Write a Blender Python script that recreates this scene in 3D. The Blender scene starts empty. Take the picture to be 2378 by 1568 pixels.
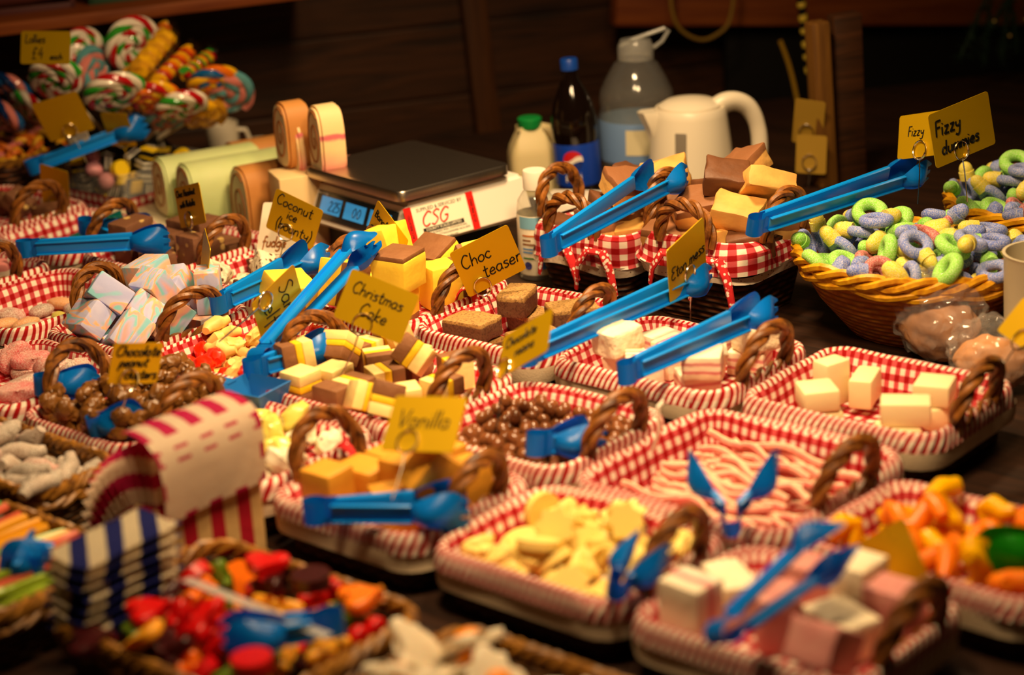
import bpy, bmesh, math, random
from mathutils import Vector, Matrix, Quaternion, noise

S = bpy.context.scene
COL = S.collection
TZ = 0.85                                   # height of the counter top above the floor
# ---------------------------------------------------------------- camera
IMG_W, IMG_H, LENS = 2378, 1568, 70.0
FPX = LENS / 36.0 * IMG_W
CAM_H, PITCH, ROLL = 0.886, math.radians(19.3), math.radians(3.5)
C0 = Vector((0, 0, TZ + CAM_H))
FW = Vector((0, math.cos(PITCH), -math.sin(PITCH)))
_R = Vector((1, 0, 0)); _U = _R.cross(FW)
CR = _R * math.cos(ROLL) - _U * math.sin(ROLL)
CU = _U * math.cos(ROLL) + _R * math.sin(ROLL)
cam_d = bpy.data.cameras.new('camera'); cam = bpy.data.objects.new('camera', cam_d); COL.objects.link(cam)
cam.matrix_world = Matrix(((CR.x, CU.x, -FW.x, C0.x), (CR.y, CU.y, -FW.y, C0.y), (CR.z, CU.z, -FW.z, C0.z), (0, 0, 0, 1)))
cam_d.lens = LENS; cam_d.sensor_width = 36; cam_d.clip_start = 0.05
cam_d.dof.use_dof = True; cam_d.dof.focus_distance = 2.62; cam_d.dof.aperture_fstop = 2.6
S.camera = cam
S.view_settings.view_transform = 'Standard'; S.view_settings.look = 'None'
S.view_settings.gamma = 1.0; S.view_settings.exposure = 0.0; S.view_settings.use_curve_mapping = False

# counter frame: u runs along the counter (right and nearer), v across it (right and further)
HB = math.radians(41.5)
AX = Vector((math.cos(HB), -math.sin(HB), 0)); BX = Vector((math.sin(HB), math.cos(HB), 0))
def W(u, v, z=0.0): return AX * u + BX * v + Vector((0, 0, TZ + z))
FRAME = Matrix.Rotation(-HB, 4, 'Z')        # local x,y -> along u,v
def ray(px, py): return FW + CR * ((px - IMG_W / 2) / FPX) - CU * ((py - IMG_H / 2) / FPX)
def gp(px, py, z=0.0):
    d = ray(px, py); return C0 + d * ((TZ + z - C0.z) / d.z)
def atd(px, py, depth): return C0 + ray(px, py) * depth
def uv(p): return p.dot(AX), p.dot(BX)
def pix(p):
    d = p - C0; w = d.dot(FW); return IMG_W / 2 + FPX * d.dot(CR) / w, IMG_H / 2 - FPX * d.dot(CU) / w

# ---------------------------------------------------------------- light
def area(name, loc, target, size, power, col, shape='DISK', spread=math.pi):
    l = bpy.data.lights.new(name, 'AREA'); l.shape = shape; l.size = size; l.energy = power; l.color = col; l.spread = spread
    o = bpy.data.objects.new(name, l); COL.objects.link(o); o.location = loc
    o.rotation_euler = (Vector(target) - Vector(loc)).to_track_quat('-Z', 'Y').to_euler(); return o
WARM = (1.0, 0.68, 0.35)
area('stall_lamp', W(-1.60, 1.95, 1.15), W(-1.72, 1.86, 0.0), 0.20, 12, WARM, spread=math.radians(138))
area('stall_lamp', W(-0.85, 1.45, 1.25), W(-1.60, 1.75, 0.0), 0.25, 4.5, WARM, spread=math.radians(90))
area('stall_lamp', W(-1.05, 1.05, 1.45), W(-1.28, 1.62, 0.0), 0.25, 6.5, WARM, spread=math.radians(100))  # fill added on the camera side to brighten the front rows
w_ = bpy.data.worlds.new('night'); S.world = w_; w_.use_nodes = True
w_.node_tree.nodes['Background'].inputs[0].default_value = (1.0, 0.55, 0.25, 1)
w_.node_tree.nodes['Background'].inputs[1].default_value = 0.012

# ---------------------------------------------------------------- materials
def lin(c):
    return tuple(((x / 12.92) if x <= 0.04045 else ((x + 0.055) / 1.055) ** 2.4) for x in c)
def hx(h): h = h.lstrip('#'); return lin(tuple(int(h[i:i + 2], 16) / 255 for i in (0, 2, 4)))
MATS = {}
class NT:
    def __init__(s, name):
        s.m = bpy.data.materials.new(name); s.m.use_nodes = True; s.t = s.m.node_tree; s.n = s.t.nodes
        s.b = s.n['Principled BSDF']; s.out = s.n['Material Output']
    def node(s, typ, **kw):
        n = s.n.new(typ)
        for k, v in kw.items(): setattr(n, k, v)
        return n
    def link(s, a, b): s.t.links.new(a, b)
    def val(s, sock, v):
        if isinstance(v, (int, float)): sock.default_value = v
        elif isinstance(v, tuple): sock.default_value = v if len(v) == len(sock.default_value) else (*v, 1)
        else: s.link(v, sock)
    def math(s, op, a, b=0.0, c=0.0):
        n = s.node('ShaderNodeMath', operation=op)
        for i, v in enumerate((a, b, c)): s.val(n.inputs[i], v)
        return n.outputs[0]
    def mix(s, f, a, b):
        n = s.node('ShaderNodeMix', data_type='RGBA')
        s.val(n.inputs[0], f); s.val(n.inputs[6], a); s.val(n.inputs[7], b); return n.outputs[2]
    def coord(s, out='Object'): return s.node('ShaderNodeTexCoord').outputs[out]
    def noise(s, scale, detail=3, vec=None, dist=0.0, rough=0.5, out=0):
        n = s.node('ShaderNodeTexNoise'); n.inputs['Scale'].default_value = scale; n.inputs['Detail'].default_value = detail
        n.inputs['Distortion'].default_value = dist; n.inputs['Roughness'].default_value = rough
        s.link(vec if vec is not None else s.coord(), n.inputs['Vector']); return n.outputs[out]
    def voro(s, scale, vec=None, feature='F1', out='Distance'):
        n = s.node('ShaderNodeTexVoronoi', feature=feature); n.inputs['Scale'].default_value = scale
        s.link(vec if vec is not None else s.coord(), n.inputs['Vector']); return n.outputs[out]
    def step(s, v, lo, hi):
        n = s.node('ShaderNodeMapRange'); n.clamp = True
        s.val(n.inputs[0], v); n.inputs[1].default_value = lo; n.inputs[2].default_value = hi; return n.outputs[0]
    def bump(s, h, strength=0.3, dist=0.002):
        n = s.node('ShaderNodeBump'); n.inputs['Strength'].default_value = strength; n.inputs['Distance'].default_value = dist
        s.link(h, n.inputs['Height']); s.link(n.outputs[0], s.b.inputs['Normal'])
    def rand(s): return s.node('ShaderNodeObjectInfo').outputs['Random']
    def shifted(s, k=7.0):
        v = s.node('ShaderNodeVectorMath', operation='ADD'); s.link(s.coord(), v.inputs[0])
        c = s.node('ShaderNodeCombineXYZ'); r = s.rand()
        for i, f in enumerate((1, 3.7, 9.1)): s.link(s.math('MULTIPLY', r, k * f), c.inputs[i])
        s.link(c.outputs[0], v.inputs[1]); return v.outputs[0]
    def base(s, c, rough=0.5, spec=0.5, sss=0.0):
        s.val(s.b.inputs['Base Color'], c); s.val(s.b.inputs['Roughness'], rough); s.b.inputs['Specular IOR Level'].default_value = spec
        if sss:
            s.b.inputs['Subsurface Weight'].default_value = sss; s.b.inputs['Subsurface Radius'].default_value = (1, .5, .3); s.b.inputs['Subsurface Scale'].default_value = .004
        return s
def mat(name, c, rough=0.5, spec=0.5, metal=0.0, bs=0, bst=0.3, var=0.0, vs=60, c2=None, sss=0.0, bd=0.002):
    """plain procedural material: colour with optional mottling (var) towards c2 and bump"""
    if name in MATS: return MATS[name]
    t = NT(name); c = hx(c) if isinstance(c, str) else c
    if var:
        c2 = hx(c2) if isinstance(c2, str) else (c2 or tuple(x * .6 for x in c))
        n = t.noise(vs, 4, t.shifted()); f = t.math('MULTIPLY', t.step(n, .38, .66), var)
        t.base(t.mix(f, c, c2), rough, spec, sss)
    else: t.base(c, rough, spec, sss)
    t.b.inputs['Metallic'].default_value = metal
    if bs: t.bump(t.noise(bs, 3, t.shifted()), bst, bd)
    MATS[name] = t.m; return t.m
def clear(name, tint=(1, 1, 1), rough=0.08, alpha=0.18, crinkle=0, refl=1.0):
    """thin clear plastic film"""
    if name in MATS: return MATS[name]
    t = NT(name); tr = t.node('ShaderNodeBsdfTransparent'); tr.inputs[0].default_value = (*tint, 1)
    gl = t.node('ShaderNodeBsdfGlossy'); gl.inputs['Roughness'].default_value = rough
    fr = t.node('ShaderNodeFresnel'); bf = t.node('ShaderNodeNewGeometry').outputs['Backfacing']; t.link(t.math('SUBTRACT', 1.45, t.math('MULTIPLY', bf, .7603)), fr.inputs[0])
    if crinkle:
        b = t.node('ShaderNodeBump'); b.inputs['Strength'].default_value = .9; b.inputs['Distance'].default_value = .01
        t.link(t.voro(crinkle, t.coord(), 'F1'), b.inputs['Height']); t.link(b.outputs[0], gl.inputs['Normal']); t.link(b.outputs[0], fr.inputs['Normal'])
    df = t.node('ShaderNodeBsdfDiffuse'); df.inputs[0].default_value = (.8, .8, .8, 1)
    m1 = t.node('ShaderNodeMixShader'); m1.inputs[0].default_value = alpha; t.link(tr.outputs[0], m1.inputs[1]); t.link(df.outputs[0], m1.inputs[2])
    m2 = t.node('ShaderNodeMixShader'); t.link(t.math('ADD', t.math('MULTIPLY', fr.outputs[0], refl), .02), m2.inputs[0]); t.link(m1.outputs[0], m2.inputs[1]); t.link(gl.outputs[0], m2.inputs[2])
    t.link(m2.outputs[0], t.out.inputs[0]); MATS[name] = t.m; return t.m
def uvxy(t):
    s = t.node('ShaderNodeSeparateXYZ'); t.link(t.coord('UV'), s.inputs[0]); return s.outputs[0], s.outputs[1]
RED, PINKM, CREAMW = hx('#9c0409'), hx('#c64d52'), hx('#efe2cf')
def gingham():
    if 'gingham' in MATS: return MATS['gingham']
    t = NT('gingham'); x, y = uvxy(t); P = 1 / .0165
    fx = t.step(t.math('ABSOLUTE', t.math('SUBTRACT', t.math('FRACT', t.math('MULTIPLY', x, P)), .5)), .225, .275)
    fy = t.step(t.math('ABSOLUTE', t.math('SUBTRACT', t.math('FRACT', t.math('MULTIPLY', y, P)), .5)), .225, .275)
    s = t.math('ADD', fx, fy)
    c = t.mix(t.step(s, 0, 1), CREAMW, PINKM); c = t.mix(t.step(s, 1, 2), c, RED)
    t.base(c, .85, .2); t.bump(t.noise(900, 2, t.coord('UV')), .25, .001); MATS['gingham'] = t.m; return t.m
def gingham_rim():
    if 'gingham_rim' in MATS: return MATS['gingham_rim']
    t = NT('gingham_rim'); x, y = uvxy(t)
    xs = t.math('ADD', x, t.math('MULTIPLY', y, .45)); xs = t.math('ADD', xs, t.math('MULTIPLY', t.noise(22, 2, t.coord('UV')), .006))
    ph = t.math('FRACT', t.math('MULTIPLY', xs, 1 / .0105))
    st = t.step(t.math('ABSOLUTE', t.math('SUBTRACT', ph, .5)), .2, .32)
    fy = t.step(t.math('ABSOLUTE', t.math('SUBTRACT', t.math('FRACT', t.math('MULTIPLY', y, 1 / .0165)), .5)), .2, .3)
    lo = t.mix(fy, CREAMW, hx('#e6b4a8')); hi = t.mix(fy, hx('#b01c1e'), RED)
    t.base(t.mix(st, lo, hi), .85, .2)
    t.bump(t.math('ABSOLUTE', t.math('SUBTRACT', ph, .5)), .8, .004); MATS['gingham_rim'] = t.m; return t.m
def wicker(name='wicker', c1='#7a4a20', c2='#2a1408', scale=1.0):
    if name in MATS: return MATS[name]
    t = NT(name); x, y = uvxy(t)
    row = t.math('FLOOR', t.math('MULTIPLY', y, 1 / (.006 * scale)))
    ph = t.math('ADD', t.math('MULTIPLY', x, 1 / (.022 * scale)), t.math('MULTIPLY', row, .5))
    wv = t.math('SINE', t.math('MULTIPLY', ph, 6.2832)); ry = t.math('FRACT', t.math('MULTIPLY', y, 1 / (.006 * scale)))
    hgt = t.math('MULTIPLY', t.math('SINE', t.math('MULTIPLY', ry, 3.1416)), t.math('ADD', t.math('MULTIPLY', wv, .4), .6))
    n = t.noise(45, 4, t.coord('UV'))
    t.base(t.mix(t.math('MULTIPLY', t.step(hgt, .05, .8), t.step(n, .1, .7)), hx(c2), hx(c1)), .6, .3); t.bump(hgt, .9, .006)
    MATS[name] = t.m; return t.m
def cane(name, c1, c2, rough=.42):
    if name in MATS: return MATS[name]
    t = NT(name); n = t.noise(60, 5, t.shifted(), 1.0); t.base(t.mix(t.step(n, .3, .7), hx(c1), hx(c2)), rough, .5)
    t.bump(t.noise(260, 3), .3, .001); MATS[name] = t.m; return t.m
def layered(name, stops, bumpy=120, rough=.6, grain=.0):
    """bands up the object's z axis: stops = [(z, colour), ...]"""
    if name in MATS: return MATS[name]
    t = NT(name); s = t.node('ShaderNodeSeparateXYZ'); t.link(t.coord(), s.inputs[0])
    z = t.math('ADD', s.outputs[2], t.math('MULTIPLY', t.math('SUBTRACT', t.noise(60, 3, t.shifted()), .5), .004))
    c = hx(stops[0][1])
    for zz, cc in stops[1:]: c = t.mix(t.step(z, zz - .0006, zz + .0006), c, hx(cc))
    if grain: c = t.mix(t.math('MULTIPLY', t.step(t.noise(bumpy * 2, 3, t.shifted()), .5, .62), grain), c, hx('#3a1e10'))
    t.base(c, rough, .35, .1); t.bump(t.noise(bumpy, 4, t.shifted()), .5, .003); MATS[name] = t.m; return t.m
def speck(name, c, c2, scale, lo, hi, rough=.55, bump=.4, bs=90):
    """voronoi specks of c2 on c"""
    if name in MATS: return MATS[name]
    t = NT(name); v = t.shifted(); f = t.step(t.voro(scale, v), hi, lo)
    t.base(t.mix(f, hx(c), hx(c2)), rough, .4, .05); t.bump(t.noise(bs, 4, v), bump, .003); MATS[name] = t.m; return t.m
def marble():
    if 'marble' in MATS: return MATS['marble']
    t = NT('marble'); v = t.shifted(3)
    n = t.noise(15, 2, v, 1.2)
    mp = t.node('ShaderNodeMapping'); mp.inputs['Scale'].default_value = (9, 34, 20); t.link(v, mp.inputs[0])
    n2 = t.noise(1.0, 2, mp.outputs[0], 1.2)
    r = t.node('ShaderNodeValToRGB'); t.link(n2, r.inputs[0]); r.color_ramp.interpolation = 'EASE'
    el = r.color_ramp.elements; el[0].position = .30; el[0].color = (*hx('#adb2e2'), 1); el[1].position = .47; el[1].color = (*hx('#c4c4e8'), 1)
    for p, c in ((.50, '#f0c08a'), (.54, '#e8a9a0'), (.58, '#84cdd6'), (.64, '#b4bae4'), (.75, '#e5a6a0')):
        e = el.new(p); e.color = (*hx(c), 1)
    t.base(t.mix(t.step(n, .55, .6), r.outputs[0], t.mix(t.step(n2, .4, .55), hx('#86c8da'), hx('#eab59a'))), .6, .35, .1)
    t.bump(t.noise(140, 3, v), .25, .001); MATS['marble'] = t.m; return t.m
def sugar(name, c, c2=None, amt=.65):
    if name in MATS: return MATS[name]
    t = NT(name); v = t.shifted(); f = t.step(t.noise(700, 2, v), .42, .6)
    b = t.mix(t.step(t.noise(30, 2, v), .4, .6), hx(c), hx(c2 or c))
    t.base(t.mix(t.math('MULTIPLY', f, amt), b, hx('#efe6dc')), .65, .5, .2); t.bump(t.noise(600, 2, v), .7, .001); MATS[name] = t.m; return t.m
def jelly(name, c):
    if name in MATS: return MATS[name]
    t = NT(name); t.base(hx(c), .32, .4, .6); t.b.inputs['Subsurface Scale'].default_value = .008
    t.bump(t.noise(120, 2, t.shifted()), .15, .002); MATS[name] = t.m; return t.m
BLUE = mat('blue_plastic', '#0688ea', .3, .5, bs=30, bst=.05)
CANE = cane('cane', '#3c1c06', '#a06222'); CANE_Y = cane('yellow_cane', '#c07a08', '#f0b416'); CANE_D = cane('dark_cane', '#5a3208', '#b27a28')
STEEL = mat('bright_wire', '#e8e0d0', .18, .5, metal=1.0)
INK = mat('marker_ink', '#0d0b08', .6, .2)

# ---------------------------------------------------------------- mesh helpers
def new_mesh(name, bm, mats=(), smooth=True):
    me = bpy.data.meshes.new(name); bm.normal_update(); bm.to_mesh(me); bm.free()
    for m in mats: me.materials.append(m)
    if smooth:
        me.polygons.foreach_set('use_smooth', [True] * len(me.polygons))
        me.set_sharp_from_angle(angle=math.radians(38))
    return me
def link(name, me, parent=None, M=None):
    o = bpy.data.objects.new(name, me); COL.objects.link(o)
    if parent is not None: o.parent = parent
    if M is not None: o.matrix_local = M
    return o
def tag(o, label, cat, group=None):
    o['label'] = label; o['category'] = cat
    if group: o['group'] = group
    return o
def thing(name, label, cat, M=None, group=None):
    o = bpy.data.objects.new(name, None); COL.objects.link(o); o.empty_display_size = .02
    if M is not None: o.matrix_world = M
    return tag(o, label, cat, group)
def struct(name, me, M=None):
    o = link(name, me, None, M); o['kind'] = 'structure'; o['label'] = name.replace('_', ' '); return o
def place(p, rz=0.0, frame=True):
    return Matrix.Translation(p) @ (FRAME if frame else Matrix.Identity(4)) @ Matrix.Rotation(rz, 4, 'Z')
def basis(o, x, y, z):
    return Matrix(((x.x, y.x, z.x, o.x), (x.y, y.y, z.y, o.y), (x.z, y.z, z.z, o.z), (0, 0, 0, 1)))
def box(bm, sx, sy, sz, c=(0, 0, 0), bev=0.0, seg=2, M=None, mi=0):
    r = bmesh.ops.create_cube(bm, size=1); vs = r['verts']
    bmesh.ops.scale(bm, vec=(sx, sy, sz), verts=vs); bmesh.ops.translate(bm, vec=c, verts=vs)
    fs = {f for v in vs for f in v.link_faces}
    if bev:
        es = list({e for v in vs for e in v.link_edges})
        rb = bmesh.ops.bevel(bm, geom=es, offset=bev, segments=seg, affect='EDGES', profile=.5)
        vs = list({v for f in rb['faces'] for v in f.verts} | {v for v in vs if v.is_valid}); fs = {f for v in vs for f in v.link_faces}
    for f in fs: f.material_index = mi
    if M is not None: bmesh.ops.transform(bm, matrix=M, verts=vs)
    return vs
def tube(bm, pts, rad, n=8, cap=True, mi=0, closed=False, flat=1.0):
    """sweep a circle along pts; rad is a number or one per point"""
    pts = [Vector(p) for p in pts]; m = len(pts); rings = []; up = None
    for i, p in enumerate(pts):
        a = pts[(i - 1) % m] if (closed or i > 0) else p; b = pts[(i + 1) % m] if (closed or i < m - 1) else p
        t = (b - a).normalized() if (b - a).length > 1e-9 else Vector((0, 0, 1))
        if up is None: up = t.orthogonal().normalized()
        up = (up - t * up.dot(t)); up = up.normalized() if up.length > 1e-6 else t.orthogonal().normalized()
        s = t.cross(up); r = rad[i] if isinstance(rad, (list, tuple)) else rad
        rings.append([bm.verts.new(p + (up * math.cos(k * 2 * math.pi / n) + s * math.sin(k * 2 * math.pi / n) * flat) * r) for k in range(n)])
    for i in range(m if closed else m - 1):
        A, B = rings[i], rings[(i + 1) % m]
        off = 0
        if closed and i == m - 1:
            off = min(range(n), key=lambda k: (A[0].co - B[k].co).length)
        for k in range(n):
            f = bm.faces.new((A[k], A[(k + 1) % n], B[(k + 1 + off) % n], B[(k + off) % n])); f.material_index = mi
    if cap and not closed:
        f = bm.faces.new(rings[0][::-1]); f.material_index = mi; f = bm.faces.new(rings[-1]); f.material_index = mi
    return rings
def lathe(bm, prof, n=24, mi=0, sy=1.0):
    """revolve (r, z) profile about z"""
    rings = []
    for r, z in prof:
        if r < 1e-6: rings.append([bm.verts.new((0, 0, z))])
        else: rings.append([bm.verts.new((r * math.cos(k * 2 * math.pi / n), r * sy * math.sin(k * 2 * math.pi / n), z)) for k in range(n)])
    for A, B in zip(rings, rings[1:]):
        for k in range(n):
            q = [A[k % len(A)], A[(k + 1) % len(A)], B[(k + 1) % len(B)], B[k % len(B)]]
            q = list(dict.fromkeys(q))
            if len(q) >= 3:
                f = bm.faces.new(q); f.material_index = mi
def prism(bm, poly, z0, z1, mi=0, bev=0.0):
    lo = [bm.verts.new((x, y, z0)) for x, y in poly]; hi = [bm.verts.new((x, y, z1)) for x, y in poly]; n = len(poly)
    fs = [bm.faces.new(lo[::-1]), bm.faces.new(hi)] + [bm.faces.new((lo[i], lo[(i + 1) % n], hi[(i + 1) % n], hi[i])) for i in range(n)]
    for f in fs: f.material_index = mi
    if bev:
        es = list({e for f in fs[:2] for e in f.edges}); r = bmesh.ops.bevel(bm, geom=es, offset=bev, segments=3, affect='EDGES', profile=.5)
        for f in r['faces']: f.material_index = mi
    return lo + hi
def blob(bm, rx, ry, rz, sub=3, amp=0.0, freq=60.0, seed=0.0, mi=0):
    r = bmesh.ops.create_icosphere(bm, subdivisions=sub, radius=1); vs = r['verts']
    for v in vs:
        d = v.co.normalized(); k = 1 + amp * noise.noise(d * freq + Vector((seed * 7.3, seed * 3.1, seed)))
        v.co = Vector((d.x * rx * k, d.y * ry * k, d.z * rz * k))
    for f in {f for v in vs for f in v.link_faces}: f.material_index = mi
    return vs
def rot(ax, deg): return Matrix.Rotation(math.radians(deg), 4, ax)
def tr(x, y, z): return Matrix.Translation((x, y, z))
def rrect(hx_, hy_, r, n=5, seg=.007):
    """rounded rectangle path, (x, y, nx, ny, s)"""
    pts = []
    for cx, cy, a0 in ((hx_ - r, -hy_ + r, -90), (hx_ - r, hy_ - r, 0), (-hx_ + r, hy_ - r, 90), (-hx_ + r, -hy_ + r, 180)):
        for k in range(n + 1):
            a = math.radians(a0 + 90 * k / n); pts.append((cx + r * math.cos(a), cy + r * math.sin(a), math.cos(a), math.sin(a)))
    out = []
    for i, p in enumerate(pts):
        q = pts[(i + 1) % len(pts)]; L = math.hypot(q[0] - p[0], q[1] - p[1]); m = max(1, int(L / seg))
        for k in range(m):
            f = k / m; nx, ny = p[2] + (q[2] - p[2]) * f, p[3] + (q[3] - p[3]) * f; l = math.hypot(nx, ny)
            out.append((p[0] + (q[0] - p[0]) * f, p[1] + (q[1] - p[1]) * f, nx / l, ny / l))
    s = 0; res = []
    for i, p in enumerate(out):
        res.append((*p, s)); q = out[(i + 1) % len(out)]; s += math.hypot(q[0] - p[0], q[1] - p[1])
    return res, s
def loft(bm, path, total, prof, mats_idx, seed=0, wav=0.0, close_bottom=None, kx=1.0, gather=1.0):
    """sweep a (offset, z) profile round a closed path, UV = (arc length, profile length)"""
    uvl = bm.loops.layers.uv.verify(); rows = []; L = [0]
    for a, b in zip(prof, prof[1:]): L.append(L[-1] + math.hypot(b[0] - a[0], b[1] - a[1]))
    for j, (o, z) in enumerate(prof):
        row = []
        for (x, y, nx, ny, s) in path:
            w = noise.noise(Vector((s * 13, seed * 5.7, j * .25))) * wav * (1 if z > .03 else .2)
            row.append(bm.verts.new((x + nx * (o + w), y + ny * (o + w), z + w * .8)))
        rows.append(row)
    n = len(path); acc = [0.0]
    for i in range(n):
        k = (i + 1) % n; d = (path[k][4] if k else total) - path[i][4]; acc.append(acc[-1] + d * (gather if abs(path[i][3]) > abs(path[i][2]) else 1.0))
    for j in range(len(prof) - 1):
        for i in range(n):
            k = (i + 1) % n; f = bm.faces.new((rows[j][i], rows[j][k], rows[j + 1][k], rows[j + 1][i])); f.material_index = mats_idx[j]
            s0 = acc[i]; s1 = acc[i + 1]
            for lp, u_ in zip(f.loops, ((s0, L[j]), (s1, L[j]), (s1, L[j + 1]), (s0, L[j + 1]))): lp[uvl].uv = (u_[0] * kx, u_[1])
    if close_bottom is not None:
        f = bm.faces.new(rows[close_bottom][::-1]); f.material_index = mats_idx[0]
        for lp in f.loops: lp[uvl].uv = (lp.vert.co.x, lp.vert.co.y)
    return rows

# ---------------------------------------------------------------- sweets: one mesh set per kind
def cube_piece(m, sx, sy, sz, bev=.002, jit=.0, seed=0, cut=0):
    bm = bmesh.new(); box(bm, sx, sy, sz, bev=bev)
    rnd = random.Random(seed)
    if jit or cut:
        bmesh.ops.subdivide_edges(bm, edges=[e for e in bm.edges if e.calc_length() > .012], cuts=3, use_grid_fill=True)
        for v in bm.verts:
            v.co += Vector((noise.noise(v.co * 55 + Vector((seed, 0, 9))), noise.noise(v.co * 55 + Vector((9, seed, 0))), noise.noise(v.co * 55 + Vector((0, 9, seed))))) * jit
    return new_mesh('block', bm, [m])
def blob_piece(m, rx, ry, rz, amp=0, freq=2, seed=0, sub=3):
    bm = bmesh.new(); blob(bm, rx, ry, rz, sub, amp, freq, seed); return new_mesh('sweet', bm, [m])
def cluster_piece(m, R, seed):
    bm = bmesh.new(); rnd = random.Random(seed)
    for k in range(9):
        d = Vector((rnd.uniform(-1, 1), rnd.uniform(-1, 1), rnd.uniform(-.55, .55))) * R * .62
        vs = blob(bm, R * rnd.uniform(.3, .5), R * rnd.uniform(.26, .42), R * rnd.uniform(.26, .4), 3, .28, 2.6, seed + k)
        bmesh.ops.transform(bm, matrix=Matrix.Translation(d) @ Matrix.Rotation(rnd.uniform(0, 3), 4, 'Z'), verts=vs)
    return new_mesh('cluster', bm, [m])
def flat_piece(m, poly, h, bev): 
    bm = bmesh.new(); prism(bm, poly, -h / 2, h / 2, 0, bev); return new_mesh('sweet', bm, [m])
def polar(f, n=40): return [(f(a) * math.cos(a), f(a) * math.sin(a)) for a in [2 * math.pi * k / n for k in range(n)]]
def heart(s):
    return [(s * .058 * 16 * math.sin(t) ** 3, s * .058 * (13 * math.cos(t) - 5 * math.cos(2 * t) - 2 * math.cos(3 * t) - math.cos(4 * t))) for t in [2 * math.pi * (k + .5) / 40 for k in range(40)]][::-1]
def bear(s): return polar(lambda a: s * (.62 + .2 * math.cos(2 * a) + .16 * math.cos(5 * a + .6) + .06 * math.cos(3 * a)))
def ring_piece(m, R, r, n=28):
    bm = bmesh.new(); tube(bm, [(R * math.cos(a), R * math.sin(a), 0) for a in [2 * math.pi * k / n for k in range(n)]], r, 10, closed=True); return new_mesh('ring', bm, [m])
def worm_piece(m, pts, r, n=10):
    bm = bmesh.new(); k = len(pts); tube(bm, pts, [r * (.55 if i in (0, k - 1) else (.9 if i in (1, k - 2) else 1)) for i in range(k)], n); return new_mesh('sweet', bm, [m])
def swirl_piece(m, R, H):
    bm = bmesh.new(); prof = [(0, 0), (R, 0), (R * 1.02, H * .18), (R * .8, H * .4), (R * .62, H * .5), (R * .5, H * .7), (R * .25, H * .9), (0, H)]
    lathe(bm, prof, 32)
    for v in bm.verts:
        r = math.hypot(v.co.x, v.co.y)
        if r > 1e-5:
            a = math.atan2(v.co.y, v.co.x) + v.co.z * 30; k = 1 + .2 * math.cos(7 * a) * (1 if v.co.z > 0 else .7); v.co.x *= k; v.co.y *= k
    for v in bm.verts: v.co.z -= H * .4
    return new_mesh('sweet', bm, [m])
KINDS = {}
def kind(key, name, cat, variants): KINDS[key] = (name, cat, variants)
# a variant: (look, mesh, [(part name, part mesh, matrix)])
MB = marble()
kind('marble', 'fudge_block', 'fudge', [('pastel marbled fudge block', cube_piece(MB, .058, .042, .032, seed=1), []), ('pastel marbled fudge block', cube_piece(MB, .052, .042, .036, seed=2), []), ('pastel marbled fudge block', cube_piece(MB, .062, .038, .030, seed=3), [])])
CHOC = mat('milk_chocolate_fudge', '#8d5f3c', .6, .35, bs=110, bst=.5, var=.5, vs=50, c2='#7a4d2e')
DCHOC = mat('dark_chocolate', '#5b3520', .45, .4, bs=90, bst=.5, var=.5, c2='#432413')
CREAM = mat('cream_fudge', '#ffe59a', .6, .35, bs=120, bst=.3, sss=.15, var=.3, c2='#f6d583')
LEMON = mat('lemon_fudge', '#f3c81c', .6, .35, bs=100, bst=.5, sss=.1)
def slab(m, sx, sy, z0, z1, seed=0):
    bm = bmesh.new(); box(bm, sx, sy, z1 - z0, (0, 0, (z0 + z1) / 2), bev=.0018)
    return new_mesh('layer', bm, [m])
def xm(sx, sy, h, hc, hl): return (slab(CHOC, sx, sy, -h / 2, -h / 2 + hc), [('lemon_layer', slab(LEMON, sx * .995, sy * .995, -h / 2 + hc, -h / 2 + hc + hl), None), ('cream_layer', slab(CREAM, sx * .99, sy * .99, -h / 2 + hc + hl, h / 2), None)])
kind('xmas', 'fudge_block', 'fudge', [('layered chocolate lemon fudge block', *xm(.040, .034, .036, .015, .008)), ('layered chocolate lemon fudge block', *xm(.036, .036, .040, .017, .009)), ('plain milk chocolate fudge block', cube_piece(CHOC, .042, .034, .026, .003), [])])
BAN = mat('banana_fudge', '#ffdc45', .6, .35, bs=70, bst=.35, sss=.15, var=.25, c2='#f2c62e')
def bn(sx, sy, h, hc, s): return (cube_piece(BAN, sx, sy, h - hc, .002, .0015, s), [('chocolate_base', slab(CHOC, sx * .98, sy * .98, -(h - hc) / 2 - hc, -(h - hc) / 2 + .001), None)])
kind('banoffee', 'fudge_block', 'fudge', [('yellow fudge block with chocolate base', *bn(.060, .050, .050, .006, 3)), ('yellow fudge block with chocolate base', *bn(.056, .054, .046, .008, 5))])
CARA = mat('caramel_fudge', '#dd9f30', .55, .4, bs=80, bst=.3, sss=.1, var=.4, c2='#cc8a22', vs=25)
kind('caramel', 'fudge_cube', 'fudge', [('golden caramel fudge cube', cube_piece(CARA, .050, .046, .034, .002, .0006, 1), []), ('golden caramel fudge cube', cube_piece(CARA, .052, .042, .038, .002, .0006, 2), [])])
NUTF = speck('nut_fudge', '#7a5138', '#d9b46a', 38, .16, .24, bump=.5)
kind('nutfudge', 'fudge_block', 'fudge', [('nutty chocolate fudge block', cube_piece(NUTF, .052, .042, .034, .002, .0012, 1), []), ('nutty chocolate fudge block', cube_piece(NUTF, .058, .038, .030, .002, .0012, 2), [])])
COCO = speck('coconut_chocolate', '#5a3a24', '#f1e6cd', 85, .3, .42, bump=.8, bs=150)
COCOW = speck('coconut_flakes', '#e9dcbf', '#54331d', 95, .22, .34, bump=.9, bs=160)
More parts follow.
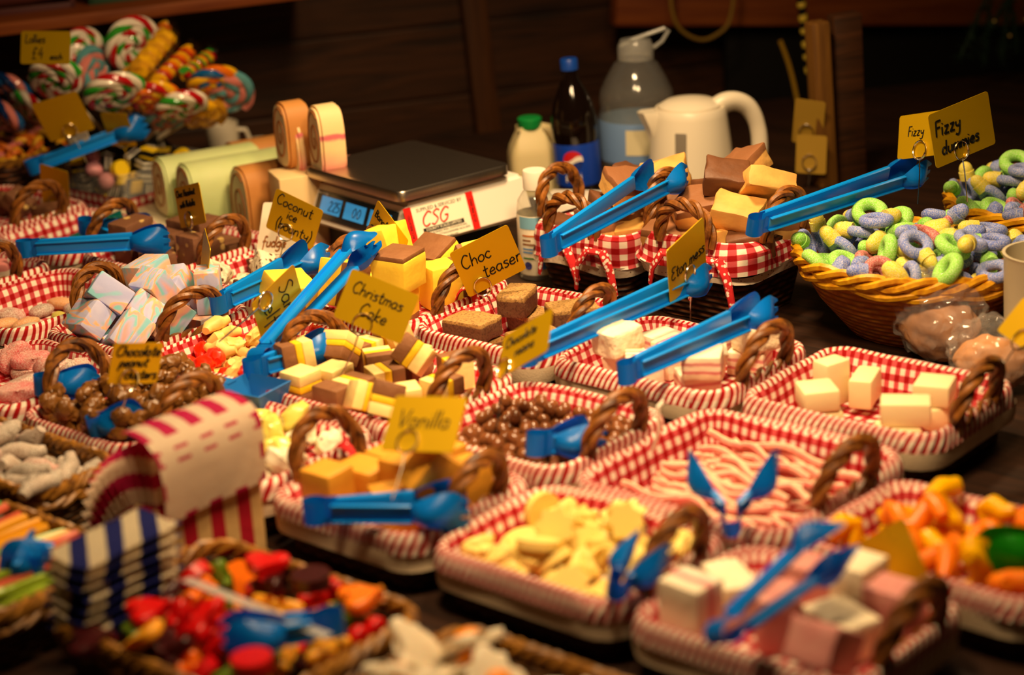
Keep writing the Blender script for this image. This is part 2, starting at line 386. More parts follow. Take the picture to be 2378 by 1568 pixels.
kind('coconut', 'coconut_ice', 'sweet', [('chocolate coconut chunk', cube_piece(COCO, .045, .036, .026, .003, .004, 4), []), ('flaky white coconut chunk', cube_piece(COCOW, .04, .034, .028, .003, .005, 8), [])])
TEAS = layered('teaser_fudge', [(-1, '#6e4a32'), (.008, '#a9824a')], 160, .65, .5)
kind('teaser', 'fudge_slab', 'fudge', [('crumb topped chocolate fudge slab', cube_piece(TEAS, .062, .048, .026, .003, .002, 4), []), ('crumb topped chocolate fudge slab', cube_piece(TEAS, .055, .04, .030, .003, .002, 6), [])])
ETON = layered('eton_fudge', [(-1, '#f3d9b4'), (-.006, '#d9807f'), (-.002, '#f7e3c8'), (.004, '#dd9490'), (.008, '#f4e2c6')], 90)
MERI = mat('white_meringue_fudge', '#fff0cf', .6, .35, bs=110, bst=.8, var=.25, c2='#f1d59a', bd=.004)
kind('eton', 'fudge_block', 'fudge', [('pink striped fudge block', cube_piece(ETON, .046, .046, .030, .003, .001, 1), []), ('creamy white fudge block', cube_piece(MERI, .05, .042, .032, .004, .003, 3), [])])
NOUG = layered('nougat', [(-1, '#efe0c4'), (-.004, '#d98c8a'), (.005, '#efe2cc')], 70)
PINKN = mat('pink_nougat', '#d88a84', .6, .35, bs=90, bst=.4, var=.3, c2='#e8b9a8')
kind('nougat', 'nougat_block', 'sweet', [('layered pink nougat block', cube_piece(NOUG, .058, .046, .038, .003, .001, 1), []), ('cream white nougat block', cube_piece(MERI, .060, .044, .036, .003, .001, 2), []), ('dusky pink nougat block', cube_piece(PINKN, .052, .046, .038, .003, .001, 3), [])])
IVORY = mat('ivory_fudge', '#f6e3b0', .55, .4, bs=70, bst=.2, sss=.15)
kind('ivory', 'fudge_block', 'fudge', [('smooth ivory fudge block', cube_piece(IVORY, .055, .036, .028, .004), []), ('smooth ivory fudge block', cube_piece(IVORY, .045, .042, .026, .004), [])])
ELFC = mat('cream_candy', '#f4d27a', .45, .4, bs=60, bst=.3, sss=.2); ELFR = jelly('red_jelly', '#f02a0a')
kind('elf', 'candy', 'sweet', [('cream knobbly candy', worm_piece(ELFC, [(-.022, 0, 0), (-.012, .004, .002), (0, -.003, .003), (.011, .003, 0), (.021, -.002, 0)], .0095), []), ('orange red jelly candy', blob_piece(ELFR, .017, .013, .012, .35, 2, 4), []), ('cream knobbly candy', blob_piece(ELFC, .018, .012, .010, .4, 2.2, 7), [])])
RAIS = mat('chocolate_coating', '#7d4a28', .2, .6, bs=60, bst=.15)
kind('raisin', 'chocolate_raisin', 'sweet', [('chocolate raisin', blob_piece(RAIS, .0108, .0076, .007, .12, 2, 1, 2), []), ('chocolate raisin', blob_piece(RAIS, .0085, .008, .0072, .12, 2, 5, 2), [])])
CLUS = mat('cluster_chocolate', '#7c4f1e', .34, .5, bs=110, bst=.4, var=.4, c2='#5a3614')
kind('cluster', 'peanut_cluster', 'sweet', [('chocolate peanut cluster', cluster_piece(CLUS, .027, 1), []), ('chocolate peanut cluster', cluster_piece(CLUS, .023, 12), []), ('chocolate peanut cluster', cluster_piece(CLUS, .025, 30), [])])
WCH = mat('white_chocolate', '#f4d878', .5, .4, bs=60, bst=.15, sss=.2)
kind('whitechoc', 'white_chocolate', 'sweet', [('piped white chocolate swirl', swirl_piece(WCH, .021, .024), []), ('flat white chocolate button', flat_piece(WCH, polar(lambda a: .021), .008, .002), []), ('piped white chocolate swirl', swirl_piece(WCH, .018, .028), [])])
GUM = [jelly('orange_gummy', '#f07a14'), jelly('crimson_gummy', '#c80a0c'), jelly('amber_gummy', '#f0a828'), jelly('green_gummy', '#5f7a1c'), jelly('purple_gummy', '#3a0d10')]
gn = ['orange', 'bright red', 'amber', 'green', 'dark red']
gv = []
for i, g in enumerate(GUM):
    gv.append((gn[i] + ' heart gummy', flat_piece(g, heart(.024), .012, .004), []))
    gv.append((gn[i] + ' bear shaped gummy', flat_piece(g, bear(.027), .014, .005), []))
    gv.append((gn[i] + ' round gummy', flat_piece(g, polar(lambda a: .018), .012, .004), []))
kind('gummy', 'gummy_sweet', 'sweet', gv)
def egg(seed):
    ew = flat_piece(mat('egg_white', '#efe2c8', .45, .4, sss=.3), polar(lambda a: .028 + .006 * math.sin(3 * a + seed) + .004 * math.sin(5 * a + 2 * seed)), .010, .004)
    bm = bmesh.new(); vs = blob(bm, .0125, .0125, .008, 3); return ew, [('yolk', new_mesh('yolk', bm, [jelly('yolk_jelly', '#f0900c')]), tr(.003, 0, .0055))]
kind('egg', 'fried_egg_sweet', 'sweet', [('fried egg sweet', *egg(1)), ('fried egg sweet', *egg(4))])
SG1, SG2 = sugar('sugared_grey', '#8d7f70', '#a58f7d'), sugar('sugared_pink', '#c9837a', '#9c8576')
kind('sour', 'sour_sweet', 'sweet', [('grey sugared sour sweet', worm_piece(SG1, [(-.028, 0, 0), (-.015, .005, 0), (0, 0, .002), (.014, -.004, 0), (.027, 0, 0)], .0105), []), ('pink sugared sour sweet', worm_piece(SG2, [(-.024, 0, 0), (-.012, -.004, 0), (0, .002, .002), (.012, .003, 0), (.024, -.002, 0)], .0105), []), ('grey sugared sour sweet', worm_piece(SG1, [(-.03, .006, 0), (-.014, 0, 0), (0, -.003, .002), (.014, 0, 0), (.03, .008, 0)], .0095), [])])
LIQ = layered('liquorice_stripes', [(-1, '#0c0a08'), (-.006, '#f2ead8'), (-.002, '#0c0a08'), (.002, '#f2ead8'), (.006, '#0c0a08')], 60, .5)
LIQY = layered('liquorice_yellow', [(-1, '#e8c21a'), (-.005, '#0c0a08'), (.005, '#e8c21a')], 60, .5)
def roll_piece(m1, m2):
    bm = bmesh.new(); lathe(bm, [(0, -.013), (.009, -.013), (.009, .013), (0, .013)], 20); a = new_mesh('roll', bm, [m1])
    bm = bmesh.new(); lathe(bm, [(0, -.0136), (.005, -.0136), (.005, .0136), (0, .0136)], 16); return a, [('filling', new_mesh('filling', bm, [m2]), None)]
BLK, WHT = mat('black_liquorice', '#0d0a08', .35, .5), mat('white_fondant', '#f2ead8', .5, .4)
YEL, PNK = mat('yellow_fondant', '#f0cc10', .5, .4), mat('pink_fondant', '#e39aa6', .5, .4, bs=300, bst=.6)
kind('allsort', 'liquorice_sweet', 'sweet', [('striped liquorice cube', cube_piece(LIQ, .024, .024, .02, .001), []), ('black liquorice roll', *roll_piece(BLK, WHT)), ('yellow liquorice wheel', flat_piece(YEL, polar(lambda a: .015), .014, .003), []), ('pink fondant liquorice ball', blob_piece(PNK, .015, .015, .013, .04, 6, 1), []), ('yellow liquorice sandwich', cube_piece(LIQY, .024, .022, .018, .001), []), ('striped liquorice cube', cube_piece(LIQ, .028, .024, .02, .001), [])])
SB, SY, SGn, SR = sugar('sugared_blue', '#5674d0', '#6c84cc', .4), sugar('sugared_yellow', '#e8d326', '#d8c81e', .35), sugar('sugared_green', '#7fd028', '#8ad838', .35), sugar('sugared_red', '#c05050', '#a8404a', .4)
def dummy(m1, m2):
    bm = bmesh.new(); vs = blob(bm, .012, .009, .010, 3); a = new_mesh('teat', bm, [m2])
    return ring_piece(m1, .016, .007), [('teat', a, tr(.03, 0, 0)), ('collar', flat_piece(m2, polar(lambda a_: .011), .012, .003), tr(.022, 0, 0) @ rot('Y', 90))]
kind('dummy', 'dummy_sweet', 'sweet', [('blue and yellow dummy sweet', *dummy(SB, SY)), ('green sugared dummy ring', ring_piece(SGn, .016, .0085), []), ('blue sugared dummy sweet', *dummy(SB, SGn)), ('red sugared dummy sweet', *dummy(SR, SB)), ('yellow sugared lump', blob_piece(SY, .02, .015, .012, .15, 2, 3), []), ('blue sugared lump', blob_piece(SB, .02, .014, .012, .15, 2, 6), [])])
FO, FW_ = sugar('sugared_peach', '#e2a568', '#d99a60', .3), sugar('sugared_white', '#cfc0a8', '#b8a48c', .3)
kind('foam', 'foam_sweet', 'sweet', [('peach orange foam sweet', blob_piece(FO, .022, .013, .009, .05, 2, 1), []), ('whitish foam sweet', blob_piece(FW_, .022, .013, .009, .05, 2, 2), []), ('pink foam sweet', blob_piece(SG2, .02, .013, .009, .05, 2, 4), []), ('yellow foam sweet', blob_piece(SY, .02, .012, .009, .05, 2, 4), [])])
SLC = layered('slab_cream_choc', [(-1, '#e8b566'), (.006, '#8a5a38')], 60, .6); SLD = mat('slab_chocolate', '#6c4226', .55, .4, bs=70, bst=.5, var=.4)
SLT = mat('slab_tan', '#e0ab5a', .6, .35, bs=60, bst=.5, var=.5, c2='#b87a3c', vs=30)
SLN = speck('slab_nutty', '#6a4228', '#f0dfba', 110, .32, .46, bump=.9, bs=170)
kind('slab', 'fudge_chunk', 'fudge', [('two tone fudge chunk', cube_piece(SLC, .07, .055, .034, .003, .004, 2), []), ('dark chocolate fudge chunk', cube_piece(SLD, .06, .05, .034, .003, .004, 5), []), ('tan fudge chunk', cube_piece(SLT, .066, .046, .032, .003, .005, 7), []), ('nut topped fudge slab', cube_piece(SLN, .07, .06, .026, .003, .004, 9), [])])
def wriggle(r, seed, n=9, L=.07):
    rnd = random.Random(seed); return [(L * (k / (n - 1) - .5), .014 * math.sin(k * 1.3 + seed), .004 * math.sin(k + seed)) for k in range(n)]
JY, JO, JR = jelly('yellow_jelly', '#f0b400'), jelly('orange_jelly', '#f08010'), jelly('scarlet_jelly', '#e02008')
kind('snake', 'jelly_snake', 'sweet', [('yellow jelly snake', worm_piece(JY, wriggle(0, 1), .011), []), ('orange jelly snake', worm_piece(JO, wriggle(0, 2), .011), []), ('red jelly snake', worm_piece(JR, wriggle(0, 3, L=.05), .010), [])])
TEAL = jelly('teal_jelly', '#0a5f5a')
kind('teal', 'jelly_fish_sweet', 'sweet', [('dark teal jelly sweet', worm_piece(TEAL, wriggle(0, 4, L=.045), .010), [])])
SHR = sugar('sugared_rose', '#d05a60', '#c98a80', .45)
kind('shrimp', 'sugared_lips_sweet', 'sweet', [('pink sugared lips sweet', flat_piece(SHR, polar(lambda a: .026 * (.6 + .4 * abs(math.cos(a)) ** 1.5)), .014, .005), []), ('pale pink sugared slice', flat_piece(SG2, polar(lambda a: .022 + .004 * math.cos(2 * a)), .013, .005), []), ('greenish sugared sweet', blob_piece(sugar('sugared_olive', '#a8a060', '#b8b080', .4), .016, .012, .01, .1, 2, 1), [])])
WRP = speck('printed_wrapper', '#f3ecd0', '#6a4a5a', 120, .18, .25, .3, .8, 60); WRY = mat('yellow_wrapper', '#e8d86a', .3, .6, bs=40, bst=.5)
kind('wrapped', 'wrapped_candy', 'sweet', [('white printed wrapped candy', blob_piece(WRP, .021, .016, .014, .25, 2, 1), []), ('pale yellow wrapped candy', blob_piece(WRY, .02, .015, .013, .3, 2, 3), []), ('plain cream wrapped candy', blob_piece(mat('cream_wrapper', '#f4ecc8', .3, .6, bs=40, bst=.5), .02, .016, .014, .3, 2, 9), [])])
kind('mallow', 'marshmallow_block', 'sweet', [('marshmallow block', cube_piece(layered('mallow', [(-1, '#e8d070'), (-.006, '#ecdcc4'), (.006, '#de8a86')], 60), .05, .04, .034, .006, .001, 2), [])])
kind('darkchoc', 'chocolate_chunk', 'sweet', [('nutty dark chocolate chunk', cube_piece(NUTF, .045, .04, .03, .003, .003, 11), [])])

# ---------------------------------------------------------------- trays: (key, u0, u1, v0, v1, floor height, handles l/r, description of the tray)
TRAYS = [
 ('K', -2.80, -2.575, 1.70, 1.90, .034, (0, 1)), ('B0', -2.55, -2.372, 1.69, 1.88, .022, (0, 1)), ('B1', -2.350, -2.150, 1.70, 1.92, .04, (0, 1)),
 ('B2', -2.128, -1.915, 1.71, 1.92, .028, (0, 0)), ('B3', -1.893, -1.702, 1.715, 1.93, .045, (1, 1)), ('B4', -1.685, -1.482, 1.715, 1.93, .018, (0, 1)),
 ('B5', -1.462, -1.222, 1.72, 1.92, .035, (0, 1)), ('P6', -1.198, -.958, 1.735, 1.935, .014, (0, 1)),
 ('M00', -2.56, -2.345, 1.44, 1.65, .04, (0, 1)), ('M0', -2.322, -2.132, 1.425, 1.65, .018, (0, 0)), ('M1', -2.108, -1.928, 1.455, 1.66, .036, (1, 1)),
 ('M2', -1.908, -1.722, 1.462, 1.66, .032, (0, 0)), ('M3', -1.700, -1.468, 1.458, 1.665, .045, (1, 1)), ('M4', -1.446, -1.236, 1.455, 1.65, .034, (0, 1)),
 ('M5', -1.214, -.962, 1.450, 1.695, .010, (0, 1)), ('M6', -.938, -.70, 1.455, 1.63, .026, (0, 0)),
 ('L0', -2.09, -1.90, 1.245, 1.43, .038, (0, 0)), ('L1', -1.876, -1.682, 1.245, 1.43, .042, (1, 1)), ('LW', -1.662, -1.478, 1.255, 1.43, .04, (0, 0)),
 ('N1', -1.456, -1.250, 1.25, 1.43, .042, (1, 1)), ('N2', -1.228, -1.004, 1.248, 1.43, .03, (0, 1)), ('N3', -.982, -.752, 1.24, 1.425, .04, (0, 1))]
TR = {t[0]: t for t in TRAYS}
# open baskets without a lining: key, u0, u1, v0, v1, height, floor
BASK = {'GUM': (-1.425, -1.130, .93, 1.15, .062, .034), 'EGG': (-1.10, -.84, .93, 1.15, .062, .046), 'CAB': (-1.70, -1.46, .90, 1.085, .06, .02), 'SOUR': (-1.93, -1.66, 1.105, 1.23, .06, .032)}
# piles: key, kind, container key, how many, variant weights
PILES = [
 ('K', 'darkchoc', 5, None), ('B0', 'teal', 9, None), ('B1', 'nutfudge', 11, None), ('B2', 'coconut', 19, None), ('B3', 'banoffee', 13, None), ('B4', 'teaser', 9, None),
 ('B5', 'eton', 12, (2, 2)), ('P6', 'ivory', 8, None), ('M00', 'mallow', 7, None), ('M0', 'foam', 22, None), ('M1', 'marble', 19, None), ('M2', 'elf', 46, (3, 2, 2)),
 ('M3', 'xmas', 24, (3, 3, 1)), ('M4', 'raisin', 200, None), ('M6', 'snake', 18, (3, 3, 1)), ('L0', 'shrimp', 23, (3, 3, 1)), ('L1', 'cluster', 33, None), ('LW', 'wrapped', 24, None),
 ('N1', 'caramel', 11, None), ('N2', 'whitechoc', 34, (3, 2, 2)), ('N3', 'nougat', 17, (3, 3, 3)), ('GUM', 'gummy', 95, None), ('EGG', 'egg', 20, None), ('SOUR', 'sour', 36, None),
 ('YB', 'dummy', 75, (3, 3, 2, 2, 1, 1)), ('TUB', 'allsort', 125, None), ('DB1', 'slab', 8, None), ('DB2', 'slab', 16, None)]
# other containers for piles: centre u, v, half sizes, base z, wall height, floor z  (oval or box)
OTHER = {'YB': ('oval', -1.235, 2.185, .155, .130, .105), 'TUB': ('box', -2.71, 2.09, .10, .09, .07), 'DB1': ('box', -1.692, 2.145, .086, .09, .10), 'DB2': ('box', -1.502, 2.15, .086, .09, .115)}
